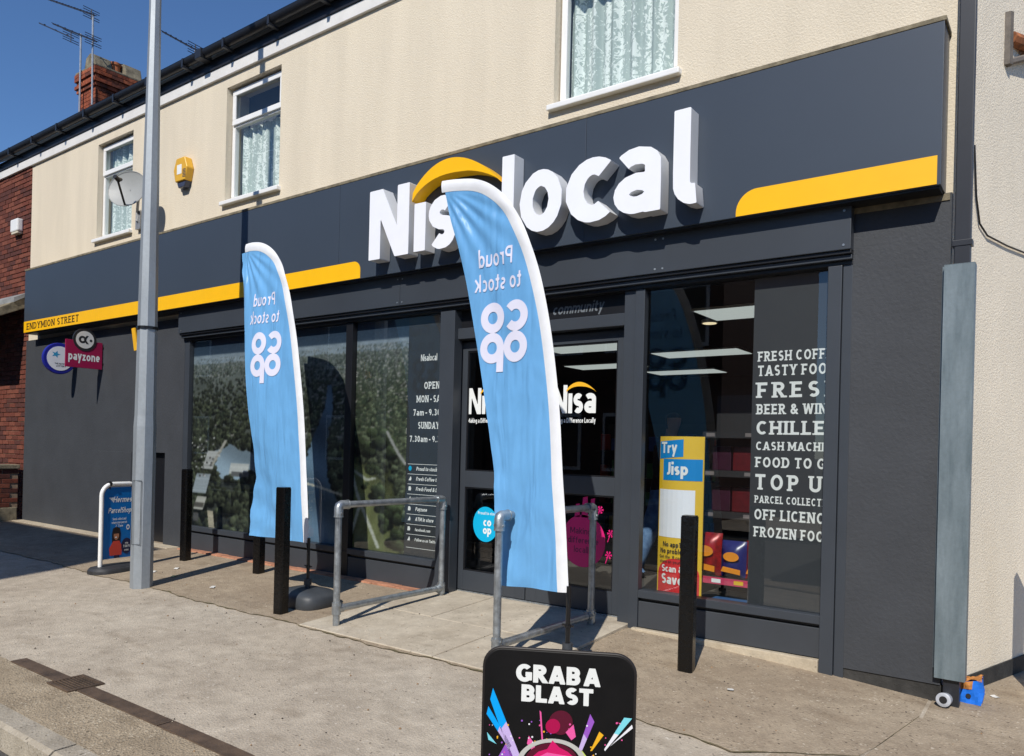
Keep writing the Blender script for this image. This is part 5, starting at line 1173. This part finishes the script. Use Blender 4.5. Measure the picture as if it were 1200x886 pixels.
# forecourt board in the foreground
dpt = 2.22; zc_ = None
ctr = Vector(CAM+AX[2]*dpt+AX[0]*(661-PCX)/FPX*dpt); yawb = math.atan2(AX[0][1], AX[0][0])-math.radians(9)
gz = g(ctr.x, ctr.y); AB = thing('forecourt_board', 'black forecourt board with a colourful slush drink poster near the kerb', 'sign', (ctr.x, ctr.y, gz))
au = Vector((math.cos(yawb), math.sin(yawb), 0)); an = Vector((math.sin(yawb), -math.cos(yawb), 0)); wb = .218; zt = hy(661, 765, ctr.y).z
def ab(a, z, o=0.0): return Vector((ctr.x, ctr.y, 0))+au*a+Vector((0, 0, z))+an*o
rc = .055; P = [(-wb, .12), (wb, .12), (wb, zt-rc)]+[(wb-rc+rc*math.cos(a), zt-rc+rc*math.sin(a)) for a in np.linspace(0, math.pi/2, 9)[1:]]+[(-wb+rc-rc*math.sin(a), zt-rc+rc*math.cos(a)) for a in np.linspace(0, math.pi/2, 9)]
mb = MB(); mb.prism(P, (ctr.x, ctr.y, 0), au, (0, 0, 1), -an*.012); pnl = obj('panel', mb, mat('board_black', lin(20, 18, 18), .45, var=.2, vscale=12), AB, bevel=.004)
mb = MB(); rim = [(p[0]*1.0, p[1]) for p in P]; mb.tube([ab(p[0], p[1], -.006) for p in rim+[rim[0]]], .006, 8, cap=False); obj('edge_trim', mb, mat('trim_brown', lin(38, 33, 31), .5, var=.1), pnl, smooth=50)
mb = MB(); k_ = (2*wb)/176.0                       # metres per photo pixel on the board
def bp_(px, py, o=.002): return ab((px-661)*k_, zt-(py-765-(px-661)*.075)*k_*1.02, o)
for s, py, x0, x1_ in (('GRAB A', 824, 611, 709), ('BLAST', 824, 0, 0)): pass
def bt(s, px0, px1, py, capx, w=.245, gap=.05, space=.10): text_mb(mb, s, ab((px0-661)*k_, zt-(py-765)*k_*1.02+.0, .002), au, V, capx*k_, width=(px1-px0)*k_, w=w, gap=gap, space=space)
bt('GRAB A', 611, 710, 802, 21); bt('BLAST', 618, 702, 824.5, 20); obj('lettering', mb, m_ink, pnl)
prints = [mat('ray_'+n_, c, .45, var=.02) for n_, c in (('blue', lin(0, 168, 250)), ('lilac', lin(206, 184, 236)), ('violet', lin(158, 92, 200)), ('pink', lin(242, 96, 168)), ('orange', lin(246, 184, 40)), ('aqua', lin(130, 220, 234)), ('lime', lin(206, 226, 110)), ('white', lin(240, 240, 246)), ('wine', lin(92, 20, 44)), ('rose', lin(216, 28, 106)), ('cup', lin(196, 196, 190)), ('dkrose', lin(178, 14, 78)))]
mb = MB()
def poly(pts, mi, o=.002): mb.add([bp_(*p, o) for p in pts], [tuple(range(len(pts)))], mi)
def strip(a0, a1, b0, b1, m0, m1):                 # ray in two tones
    n_ = 6
    for k in range(n_):
        s0, s1 = k/n_, (k+1)/n_; L = lambda p, q, s: (p[0]+(q[0]-p[0])*s, p[1]+(q[1]-p[1])*s)
        poly([L(a0, b0, s0), L(a1, b1, s0), L(a1, b1, s1), L(a0, b0, s1)], m0 if k < 3 else m1)
strip((584, 806), (581, 819), (618, 884), (608, 889), 0, 1); strip((579, 827), (577, 836), (608, 873), (605, 876), 0, 1); poly([(578, 857), (580, 866), (590, 871)], 5)
strip((699, 836), (704, 845), (685, 881), (688, 884), 2, 1); poly([(710, 856), (715, 860), (702, 878), (700, 878)], 4); strip((738, 840), (747, 841), (716, 876), (717, 878), 5, 7); poly([(747, 848), (748, 852), (722, 873)], 7); strip((640, 832), (642, 834), (643, 865), (645, 867), 3, 3)
poly([(671, 857), (680, 848), (683, 862), (678, 866)], 3); poly([(602, 868), (590, 890), (612, 890)], 2); poly([(628, 861), (626, 870), (634, 880), (636, 872)], 3); poly([(690, 877), (703, 893), (686, 893)], 6)
def bdisc(px, py, r, mi, o=.002, n=24): poly([(px+r*math.cos(a), py+r*math.sin(a)) for a in np.linspace(0, 2*math.pi, n+1)[:-1]], mi, o)
bdisc(665, 846, 14, 8, .0019); bdisc(656, 850, 8.5, 11, .0023)
for _ in range(46): bdisc(rng.uniform(576, 745), rng.uniform(843, 884), rng.uniform(.5, 1.3), int(rng.choice([3, 2, 7, 4])), .0021, 8)
N_ = 30
for k in range(N_): 
    a0, a1 = math.pi*k/N_, math.pi*(k+1)/N_; q = lambda a, r: (655+r*1.02*math.cos(a), 893-r*.72*math.sin(a)); poly([q(a0, 40), q(a1, 40), q(a1, 34), q(a0, 34)], 10, .0026)
poly([(622, 894)]+[(655+32*math.cos(a), 893-24*math.sin(a)) for a in np.linspace(math.pi, 0, 20)]+[(688, 894)], 8, .0024)
poly([(628, 897), (634, 884), (640, 879), (650, 876), (656, 866), (664, 874), (674, 879), (680, 884), (684, 897)], 9, .0030); poly([(634, 888), (650, 880), (676, 884), (660, 886)], 3, .0034); poly([(636, 896), (660, 889), (682, 892), (664, 897)], 11, .0034)
obj('poster_print', mb, prints, pnl)
mb = MB(); mb.prism([(-.26, 0), (.26, 0), (.24, .09), (-.24, .09)], (ctr.x, ctr.y, gz)+an*.14 if False else Vector((ctr.x, ctr.y, gz))+an*.13, au, (0, 0, 1), -an*.28); obj('base', mb, m_rubber2, AB, bevel=.02)
mb = MB()
for s in (-1, 1): mb.tube([ab(s*.12, gz+.09, -.006), ab(s*.12, .20, -.006)], .012, 8)
obj('spring', mb, m_galv, AB)

# drain channel and grating in the pavement
m_iron = mat('brown_cast_iron', lin(96, 78, 62), .75, var=.25, vscale=10, bump=.4, bscale=50)
DC = thing('drain_channel', 'brown cast iron drain channel cover running along the kerb side', 'drain', (-.4, -3.14, g(-.4, -3.14)))
x = -1.93
for i, (a, b) in enumerate(((-1.93, -1.31), (-1.04, -.20), (-.192, .66), (.668, 1.52), (1.528, 2.38), (2.388, 3.24))):
    mb = MB(); mb.grid([[(xx, yy_, g(xx, -3.15)+.008+dz) for xx in np.linspace(a, b, 8)] for yy_, dz in ((-3.187, -.006), (-3.185, .0), (-3.095, .0), (-3.093, -.006))]); obj('cover_plate', mb, m_iron, DC)
    mb = MB()
    for k in range(int((b-a)/.035)):
        xx = a+.02+k*.035; z = g(xx, -3.15)+.0085; mb.add([(xx, -3.17, z), (xx+.016, -3.17, z), (xx+.012, -3.11, z+.002), (xx+.004, -3.11, z+.002)], [(0, 1, 2, 3)])
    if i > 20: obj('ribs', mb, m_iron, DC)
GRT = thing('drain_grating', 'small slotted iron grating set in the drain channel', 'grating', (-1.17, -3.14, g(-1.17, -3.14)))
zg = g(-1.17, -3.14); mb = MB()
for b in ((-1.305, -1.045, -3.235, -3.215), (-1.305, -1.045, -3.05, -3.03), (-1.305, -1.285, -3.2149, -3.0501), (-1.065, -1.045, -3.2149, -3.0501)): mb.box(*b, zg-.04, zg+.013)
obj('rim', mb, m_iron, GRT, bevel=.003)
for k in range(8): mb = MB(); yb = -3.205+k*.02; mb.box(-1.2849, -1.0651, yb, yb+.009, zg-.03, zg+.010); obj('bar', mb, m_iron, GRT)
mb = MB(); mb.box(-1.2848, -1.0652, -3.2148, -3.0502, zg+.0045, zg+.0055); obj('sump', mb, mat('dark_sump', lin(20, 18, 16), .9, var=.2), GRT)

# litter
m_paper = mat('paper_scrap', lin(232, 230, 224), .8, var=.08); m_paper2 = mat('paper_scrap_yellow', lin(222, 222, 150), .8, var=.08)
labs = ['white paper scrap nearest the lamp post foot', 'white paper scrap beyond the lamp post shadow', 'pale yellow paper scrap lying in the lamp post shadow', 'white paper scrap between lamp post shadow and paving joint', 'small white paper scrap in front of the lone bollard', 'small white paper scrap beside the blue carton']
for i, ((px, py), lab) in enumerate(zip(((180, 671), (207, 667), (205, 676), (249, 689), (856, 810), (1166, 818)), labs)):
    p = G(px, py); mb = MB(); L = .05 if i < 4 else .022; a = 2.2+.5*math.sin(i*3); n_ = 5
    mb.grid([[(p.x+(u*math.cos(a)-v*math.sin(a)), p.y+(u*math.sin(a)+v*math.cos(a)), p.z+.0075+.006*math.sin(u*60+i)*(.3+abs(v)*20)+.004) for u in np.linspace(-L, L, 7)] for v in np.linspace(-.018-.003*(i % 2), .018, n_)])
    solo('paper_scrap', mb, m_paper2 if i == 2 else m_paper, lab, 'litter', 'paper scraps on the pavement', smooth=60)
# crushed blue carton and plastic cup by the corner
p = G(1138, 823); m_cblue = mat('carton_blue', lin(28, 118, 232), .45, var=.08, vscale=25); CT = thing('crushed_carton', 'crumpled blue drinks carton with torn orange top at the wall corner', 'litter', p)
mb = MB(); nx_, s = 9, .056
def cart(u, v, w_): 
    x_ = u*s*(1+.10*math.sin(v*5+w_)); y_ = v*s; z_ = w_*.135; n1 = .0035*math.sin(u*5+w_*6)+.003*math.sin(v*4-w_*5+u*2); return (p.x+x_+n1, p.y+y_+n1*.8, p.z+.004+z_*(1+.10*u)+n1*.6*w_)
R6 = np.linspace(-1, 1, 7); R7 = np.linspace(0, 1, 7)
mb.grid([[cart(u, -1, w_) for u in R6] for w_ in R7]); mb.grid([[cart(1, v, w_) for v in R6] for w_ in R7]); mb.grid([[cart(-1, -v, w_) for v in R6] for w_ in R7]); mb.grid([[cart(-u, 1, w_) for u in R6] for w_ in R7])
obj('carton', mb, m_cblue, CT)
mb = MB(); mb.grid([[(lambda q: (q[0]+.004, q[1]-.002, q[2]+.004+.010*math.sin(u*4+v*5)))(cart(u, v, 1)) for u in R6] for v in R6]); mb.grid([[(lambda q: (q[0]-.002, q[1]-.005, q[2]))(cart(u, -1, w_)) for u in np.linspace(-.85, .25, 5)] for w_ in (1.0, .86, .66+.0)]); obj('torn_flap', mb, mat('carton_orange', lin(196, 132, 70), .6, var=.25, vscale=40), CT)
mb = MB(); q = cart(-.2, -1.04, .35); P_ = arc(0, 0, .014, .014, 0, 360, 14)[:-1]; mb.prism(P_, (q[0], q[1]-.004, q[2]), U, V, (0, -.003, 0)); obj('printed_spot', mb, m_ink2, CT)
p = G(1108, 830); CU = thing('plastic_cup', 'grubby white plastic cup lying on its side under the pipe guard', 'litter', p); cdir = Vector((-.10, -.95, .12)).normalized()
mb = MB(); c0 = Vector((p.x, p.y+.06, p.z+.042)); mb.tube([c0, c0+cdir*.03, c0+cdir*.088, c0+cdir*.092], [.030, .036, .040, .031], 20); obj('cup', mb, mat('cup_plastic', lin(190, 194, 202), .4, var=.15, vscale=25), CU, smooth=40)
mb = MB(); mb.tube([c0+cdir*.0925, c0+cdir*.0935], .021, 18); obj('inside', mb, mat('cup_hollow_shade', lin(30, 28, 30), .6, var=.3), CU)  # dark disc on the closed end stands in for the shaded hollow
# grit, gum and small stones on the pavement: nobody could count these
mb = MB()
for _ in range(420):
    x_, y_ = rng.uniform(-6, 3.3), -3.4+3.3*rng.random()**.8; s = rng.uniform(.003, .009); z_ = g(x_, y_)+.003
    if -1.3 < x_ < .75 and y_ > -1.5: z_ = zl(y_)+.0
    mb.add([(x_+s*rng.uniform(.6, 1.2)*math.cos(a), y_+s*rng.uniform(.6, 1.2)*math.sin(a), z_) for a in np.linspace(0, 5.03, 5)]+[(x_, y_, z_+s*.9)], [(i, (i+1) % 5, 5) for i in range(5)], int(rng.integers(0, 3)))
obj('pavement_grit', mb, [mat('grit_pale', lin(196, 186, 166), .9, var=.1), mat('grit_dark', lin(70, 62, 54), .9, var=.1), mat('grit_tan', lin(150, 118, 84), .9, var=.1)], None, kind='stuff', label='loose grit and gum specks on the pavement')

# ================================================================== INSIDE THE SHOP
m_panel = emis('lit_ceiling_panel', (.92, 1.0, .95), .50)
def clight(pts, lab):
    cx_, cy_ = sum(p[0] for p in pts)/4, sum(p[1] for p in pts)/4; t = thing('ceiling_light', lab, 'light', (cx_, cy_, 2.72), 'ceiling light panels inside the shop')
    x0, x1, y0, y1 = min(p[0] for p in pts), max(p[0] for p in pts), min(p[1] for p in pts), max(p[1] for p in pts)
    m_ = MB(); m_.box(x0, x1, y0, y1, 2.728, 2.749); obj('frame', m_, m_board, t); m_ = MB(); m_.box(x0+.02, x1-.02, y0+.02, y1-.02, 2.722, 2.7279); obj('diffuser', m_, m_panel, t)
for i, (x, y, lab) in enumerate(((-.72, 4.7, 'lit ceiling panel nearest the right hand window glass'), (-1.90, 6.9, 'lit ceiling panel deeper in the shop seen through the right hand window'), (1.05, 2.0, 'lit ceiling panel cut off by the charcoal services strip'), (-1.85, 3.6, 'lit ceiling panel seen through the upper door glass'), (-2.7, 5.6, 'farther lit ceiling panel seen through the door glass'))):
    hx_, hy_ = (.62, .31); clight([(x-hx_, y-hy_), (x+hx_, y-hy_), (x+hx_, y+hy_), (x-hx_, y+hy_)], lab)
dl = thing('downlight', 'small round glowing downlight behind the right hand window', 'light', (.345, 2.36, 2.70)); mb = MB(); mb.tube([(.345, 2.36, 2.749), (.345, 2.36, 2.715)], .085, 18); obj('housing', mb, m_board, dl); mb = MB(); mb.tube([(.345, 2.36, 2.7149), (.345, 2.36, 2.71)], .07, 18); obj('lamp', mb, emis('warm_lamp', (1, .82, .5), 1.0), dl)
# totem banner
m_byel = mat('banner_yellow', lin(232, 190, 44), .5, var=.02); m_bblue = mat('banner_blue', lin(0, 134, 206), .5, var=.02); m_bred = mat('banner_red', lin(216, 44, 48), .5, var=.02)
JB = thing('banner_stand', 'tall yellow banner stand just inside the window advertising an app', 'banner', (1.03, .17, .262)); yb = .15; x0, x1 = .852, 1.205
nb = 14; Pt = [(x0+(x1-x0)*k/nb, yb+.055*(2*k/nb-1)**2) for k in range(nb+1)]
def jb(a, z, o=0.0): u = (a-x0)/(x1-x0); return (a, yb+.055*(2*u-1)**2-o, z)
mb = MB(); mb.grid([[(q[0], q[1], z) for q in Pt] for z in (.30, 1.495)]); mb.grid([[(q[0], q[1]+.01, z) for q in Pt[::-1]] for z in (.30, 1.495)]); pn = obj('panel', mb, m_byel, JB, smooth=60)
mb = MB(); mb.box(x0, x1, .205, .245, .262, .30); mb.box(x0+.10, x1-.10, .152, .2049, .262, .299); obj('foot', mb, m_rubber, JB)
def sheet(mb, a0, a1, z0, z1, o, mi, sk=0, n=8): mb.grid([[jb(a, z+sk*(a-a0), o) for a in np.linspace(a0, a1, n)] for z in (z0, z1)], mi)
mb = MB(); sheet(mb, .856, 1.065, 1.325, 1.455, .002, 0, .09); sheet(mb, .895, 1.20, 1.165, 1.325, .003, 0)
sheet(mb, .862, 1.155, .735, 1.095, .002, 1)
for k in range(12):                              # red round badge at the foot
    a0 = math.pi*k/12; a1 = math.pi*(k+1)/12; mb.add([jb(1.03-.165*math.cos(a0), .46+.12*math.sin(a0), .003), jb(1.03-.165*math.cos(a1), .46+.12*math.sin(a1), .003), jb(1.03-.165*math.cos(a1), .305, .003), jb(1.03-.165*math.cos(a0), .305, .003)], [(0, 3, 2, 1)], 2)
obj('colour_blocks', mb, [m_bblue, m_white, m_bred], pn)
mb = MB()
def jt(s, a, z, size, o=.006, mi=0, **k): text_mb(mb, s, (0, 0, 0), U, V, size, fn=lambda p, q: jb(a+p, z+q, o), mi=mi, **k)
jt('Try', .872, 1.368, .085, w=.19, gap=.06, step=.04, cells=True); jt('Jisp', .925, 1.205, .095, w=.21, gap=.07, step=.04, cells=True); jt('Scan &', .905, .475, .052, w=.19, gap=.08, cells=True); jt('Save', .905, .385, .075, w=.2, gap=.07, cells=True)
jt('No app?', .91, .665, .036, w=.18, gap=.1, mi=1); jt('No problem', .885, .615, .036, w=.18, gap=.1, mi=1); jt('Get the QR code in', .878, .575, .024, w=.15, gap=.12, mi=1); jt('store on your', .882, .540, .024, w=.15, gap=.12, mi=1)
obj('lettering', mb, [m_ink, m_ink2], pn)
# shelf unit and packets in the window
m_shelf = mat('shelf_black', lin(38, 38, 40), .5, var=.05); m_tick = mat('shaded_ticket', lin(120, 112, 112), .6, var=.1); m_strip = mat('price_strip', lin(206, 66, 100), .5, var=.1, vscale=30)  # upper tickets greyed: shade of the upper shelves put into the colour
SH = thing('shelf_unit', 'black shop shelf unit with pink price strips behind the right hand window', 'shelf', (1.55, .62, .262)); x0, x1 = 1.03, 2.08
mb = MB(); mb.box(x0, x1, .88, .90, .262, 1.85); obj('back_panel', mb, m_shelf, SH)
mb = MB(); mb.box(x0, x0+.02, .30, .8799, .262, .44); mb.box(x1-.02, x1, .30, .8799, .262, 1.85); obj('side_panel', mb, m_shelf, SH)
for z, y0 in ((.43, .30), (.90, .55), (1.22, .55), (1.52, .55)):
    mb = MB(); mb.box(x0+.021, x1-.021, y0, .8799, z, z+.02); o = obj('shelf_board', mb, m_shelf, SH); mb = MB(); mb.box(x0+.021, x1-.021, y0-.006, y0-.0005, z-.025, z+.025); obj('price_strip', mb, m_strip if z < .5 else m_shelf, o)  # upper price strips coloured black in place of shade
    mb = MB()
    for k in range(6 if z < .5 else 3):
        xx = x0+.05+k*(.17 if z < .5 else .31); mb = MB(); mb.box(xx, xx+.07, y0-.008, y0-.0065, z-.014, z+.014); obj('price_ticket', mb, [m_byel, m_ink][k % 2] if z < .5 else m_tick, o)
m_bagr = mat('foil_red', lin(176, 26, 26), .28, metal=.15, var=.25, vscale=18, tint=lin(90, 10, 16)); m_bago = mat('foil_orange', lin(240, 150, 40), .3, var=.1); m_bagn = mat('foil_navy', lin(40, 44, 110), .3, var=.1)
def bag(x, y, z, w, hgt, ma, lab, text):
    t = thing('snack_bag', lab, 'snack bag', (x, y, z), 'snack bags on the lower shelf'); m_ = MB(); N = 12
    for s in (-1, 1):
        R = []
        for j in range(N+1):
            v = j/N; r_ = []
            for i in range(N+1):
                u = 2*i/N-1; bl = (1-abs(u)**2.5)*(1-abs(2*v-1)**3)*.055; cr_ = .006*math.sin(u*17+v*9)*math.sin(v*21+u*5)
                r_.append((x+u*w/2*(1-.06*math.sin(v*math.pi)), y+s*(bl+cr_*bl*12)+.012*(v), z+v*hgt))
            R.append(r_ if s < 0 else r_[::-1])
        m_.grid(R)
    b_ = obj('bag', m_, ma, t, smooth=70)
    m_ = MB(); e_ = lambda a, r1, r2: (x+r1*math.cos(a), y-.064, z+hgt*.58+r2*math.sin(a)); n_ = 20
    m_.add([e_(a, w*.30, hgt*.13) for a in np.linspace(0, 2*math.pi, n_+1)[:-1]], [tuple(range(n_))], 0); m_.add([(x-w*.38, y-.062, z+hgt*.16), (x+w*.36, y-.062, z+hgt*.10), (x+w*.36, y-.062, z+hgt*.24), (x-w*.30, y-.062, z+hgt*.30)], [(0, 1, 2, 3)], 0); obj('print', m_, [m_bago, m_ink], t)
bag(1.17, .40, .452, .23, .32, m_bagr, 'large red crisp multipack behind the banner stand edge', 'CRISPS'); bag(1.37, .42, .452, .20, .27, m_bagn, 'navy and red crisp multipack beside the large red one', 'SNACKS'); bag(1.56, .42, .452, .2, .28, m_bagr, 'red crisp bag mostly hidden by the charcoal strip', 'CRISPS')
bx_ = [(1.09+.165*k, .922) for k in range(6)]+[(1.09+.165*k, 1.242) for k in range(6)]
m_rbox = mat('red_carton', lin(88, 14, 22), .4, var=.15, vscale=20); m_pbox = mat('purple_carton', lin(54, 18, 40), .4, var=.15, vscale=20)
for i, (x, z) in enumerate(bx_):
    mb = MB(); mb.box(x, x+.15, .66, .82, z, z+.19); solo('carton', mb, m_rbox if i % 3 else m_pbox, ('dark red carton' if i % 3 else 'purple carton')+' ranged on the window shelves above the snack bags', 'carton', 'cartons on the window shelves', bevel=.006)
# gondola with dim goods further back
GD = thing('gondola_shelf', 'long dim shelving run at the back of the shop', 'shelf', (0, 4.2, .088))
mb = MB(); mb.box(-1.9, 2.5, 4.3, 4.36, .088, 1.75); obj('back_panel', mb, m_shelf, GD)
goods = [mat('goods_%d' % i, c, .5, var=.1, vscale=20) for i, c in enumerate((lin(150, 50, 40), lin(60, 90, 160), lin(190, 160, 60), lin(120, 120, 130), lin(70, 120, 70)))]
gm_ = [mesh_of('packet', MB().box(-.05, .05, -.05, .05, 0, .2), m, bevel=.008) for m in goods]
for r in range(4):
    z = .3+r*.36; mb = MB(); mb.box(-1.9, 2.5, 3.95, 4.2999, z-.02, z); obj('shelf_board', mb, m_shelf, GD)
    for k in range(24):
        kc = int(rng.integers(0, 5)); o = bpy.data.objects.new('packet', gm_[kc]); COL.objects.link(o); o.location = (-1.8+k*.18+rng.uniform(-.02, .02), 4.03, z); o.scale = (1, 1, rng.uniform(.7, 1.2)); tag(o, ('brick red', 'blue', 'mustard', 'grey', 'green')[kc]+' grocery packet on the dim shelving run at the back', 'packet', 'packets on the back shelving')
# stacked baskets behind the left door leaf
m_bask = mat('black_basket', lin(62, 64, 68), .5, var=.08)
for k in range(7):
    z = .088+k*.085; mb = MB(); x, y = -1.62, .95; w0, w1, d0, d1, hh = .20, .24, .14, .17, .075
    ring_ = lambda w_, d_, zz: [(x-w_, y-d_, zz), (x+w_, y-d_, zz), (x+w_, y+d_, zz), (x-w_, y+d_, zz)]
    mb.add(ring_(w0, d0, z)+ring_(w1, d1, z+hh), [(3, 2, 1, 0), (0, 1, 5, 4), (1, 2, 6, 5), (2, 3, 7, 6), (3, 0, 4, 7)])
    t = thing('shopping_basket', 'black plastic shopping basket in the nested stack inside the door', 'basket', (x, y, z), 'nested shopping baskets'); obj('tub', mb, m_bask, t)
    mb = MB(); mb.tube([p for p in ring_(w1+.008, d1+.008, z+hh)]+[ring_(w1+.008, d1+.008, z+hh)[0]], .010, 6); obj('lip', mb, m_bask, t)
SU = thing('rack', 'black rack with yellow edged shelves inside the left door leaf', 'rack', (-1.6, 1.9, .088)); mb = MB()
for xx in (-1.95, -1.25): mb.box(xx, xx+.03, 1.75, 2.1, .088, 1.5)
obj('upright', mb, m_shelf, SU)
for z in (.55, .95, 1.08, 1.45):
    mb = MB(); mb.box(-1.919, -1.251, 1.75, 2.1, z, z+.02); o = obj('shelf_board', mb, m_shelf, SU); mb = MB(); mb.box(-1.919, -1.251, 1.735, 1.7495, z-.01, z+.03); obj('edge_strip', mb, mat('ochre_strip', lin(214, 160, 40), .5, var=.05), o)
mb = MB(); mb.box(1.30, 1.56, .09, .26, .263, .325); solo('paper_tray', mb, mat('tray_blue', lin(58, 104, 156), .5, var=.1), 'low blue tray on the sill behind the right hand window', 'tray', bevel=.01)
# person walking past inside (jeans seen beside the banner stand)
PE = thing('person', 'person in blue jeans and black jacket walking past inside the window', 'person', (.075, 1.98, .088))
def skin(name, pts, edges, rad, mat_, parent, root=0):
    me = bpy.data.meshes.new(name); o3 = ORG[parent.name]; me.from_pydata([(p[0]-o3[0], p[1]-o3[1], p[2]-o3[2]) for p in pts], edges, []); ob = bpy.data.objects.new(name, me); COL.objects.link(ob); ob.parent = parent
    md = ob.modifiers.new('skin', 'SKIN'); md.use_smooth_shade = True
    for v_, r in zip(me.skin_vertices[0].data, rad): v_.radius = (r, r) if not isinstance(r, tuple) else r
    me.skin_vertices[0].data[root].use_root = True; sb = ob.modifiers.new('sub', 'SUBSURF'); sb.levels = 2; sb.render_levels = 2
    dg = bpy.context.evaluated_depsgraph_get(); m2 = bpy.data.meshes.new_from_object(ob.evaluated_get(dg)); ob.modifiers.clear(); ob.data = m2; m2.materials.clear()
    for m in (mat_ if isinstance(mat_, list) else [mat_]): m2.materials.append(m)
    return ob
X0, Y0 = .075, 1.98
pts = [(X0, Y0, .98), (X0, Y0, 1.12), (X0+.02, Y0, 1.30), (X0+.03, Y0, 1.46), (X0+.04, Y0, 1.53), (X0+.06, Y0, 1.60), (X0+.07, Y0, 1.70), (X0+.06, Y0, 1.78),
       (X0, Y0-.09, .92), (X0-.13, Y0-.10, .54), (X0-.27, Y0-.10, .17), (X0-.16, Y0-.10, .10),
       (X0, Y0+.09, .92), (X0+.20, Y0+.10, .54), (X0+.22, Y0+.10, .15), (X0+.34, Y0+.10, .115),
       (X0+.03, Y0-.18, 1.44), (X0+.02, Y0-.25, 1.18), (X0+.20, Y0-.24, 1.02), (X0+.27, Y0-.23, .98),
       (X0+.03, Y0+.18, 1.44), (X0-.04, Y0+.25, 1.18), (X0+.05, Y0+.25, .97), (X0+.09, Y0+.25, .90)]
edges = [(0, 1), (1, 2), (2, 3), (3, 4), (4, 5), (5, 6), (6, 7), (0, 8), (8, 9), (9, 10), (10, 11), (0, 12), (12, 13), (13, 14), (14, 15), (3, 16), (16, 17), (17, 18), (18, 19), (3, 20), (20, 21), (21, 22), (22, 23)]
rad = [.15, .14, .15, .14, .06, .06, .095, .07, .115, .095, .082, .045, .115, .095, .082, .045, .065, .055, .045, .035, .065, .055, .045, .035]
m_jean = mat('blue_denim', lin(120, 154, 194), .85, var=.2, vscale=14, tint=lin(76, 106, 150)); m_jack = mat('black_jacket', lin(26, 26, 30), .8, var=.1); m_skin = mat('skin_tone', lin(196, 150, 124), .6, var=.05); m_shoe = mat('dark_shoe', lin(30, 28, 28), .6, var=.1); m_hair = mat('brown_hair', lin(52, 38, 28), .8, var=.2)  # denim colour lightened to make up for sun that misses the leg
bo = skin('body', pts, edges, rad, [m_jean, m_jack, m_skin, m_shoe, m_hair], PE)
for pg in bo.data.polygons:
    c = pg.center; z = c.z+.088; hand = (c - Vector((.27, -.23, .98-.088))).length < .07 or (c-Vector((.09, .25, .90-.088))).length < .07
    pg.material_index = 3 if z < .15 else (0 if z < 1.0 and abs(c.y) < .2 else (2 if z > 1.52 or hand else 1))
    if z > 1.72 or (z > 1.62 and c.x < .03): pg.material_index = 4
    pg.use_smooth = True

# ================================================================== ACROSS THE STREET (behind the viewer: throws the shade at the far end, shows in the glass)
def far_house(x0, x1, zt, lab, m_, nwin):
    t = thing('street_house', lab, 'house', ((x0+x1)/2, -11.2, 0)); mb = MB(); mb.box(x0, x1, -17.5, -10.3, -.2, zt); w = obj('wall', mb, m_, t)
    mb = MB(); mb.box(x0-.05, x1+.05, -17.55, -10.22, zt+.001, zt+.13); obj('parapet', mb, m_stone, t)
    for fl in range(int(zt//2.8)):
        for k in range(nwin):
            xc = x0+(k+.5)*(x1-x0)/nwin; z = .9+fl*2.75; mb = MB(); mb.box(xc-.5, xc+.5, -10.2999, -10.26, z, z+1.35); fr = obj('window', mb, m_upvc, t); mb = MB(); mb.box(xc-.43, xc+.43, -10.2599, -10.25, z+.08, z+1.27); obj('pane', mb, mat('dark_pane', lin(40, 46, 54), .1, var=.05), fr)
    mb = MB(); mb.box(x0+.4, x0+1.35, -10.2999, -10.25, .0, 2.1); obj('door', mb, mat('house_door', lin(60, 84, 70), .4, var=.05), t)
far_house(-9.0, -2.6, 9.42, 'tall flat topped brick house across the street', mat('far_brick', lin(92, 56, 44), .9, var=.2, vscale=5), 4)
far_house(-60.0, -9.1, 9.0, 'long brick terrace across the street farther along', mat('far_brick_b', lin(88, 60, 48), .9, var=.2, vscale=5), 14)
far_house(2.2, 9.5, 5.6, 'lower brick house across the street with parapet', mat('far_brick_c', lin(94, 60, 46), .9, var=.2, vscale=5), 3)
far_house(9.6, 18, 5.4, 'lower brick house across the street at the far end', mat('far_brick', lin(136, 74, 54)), 3)
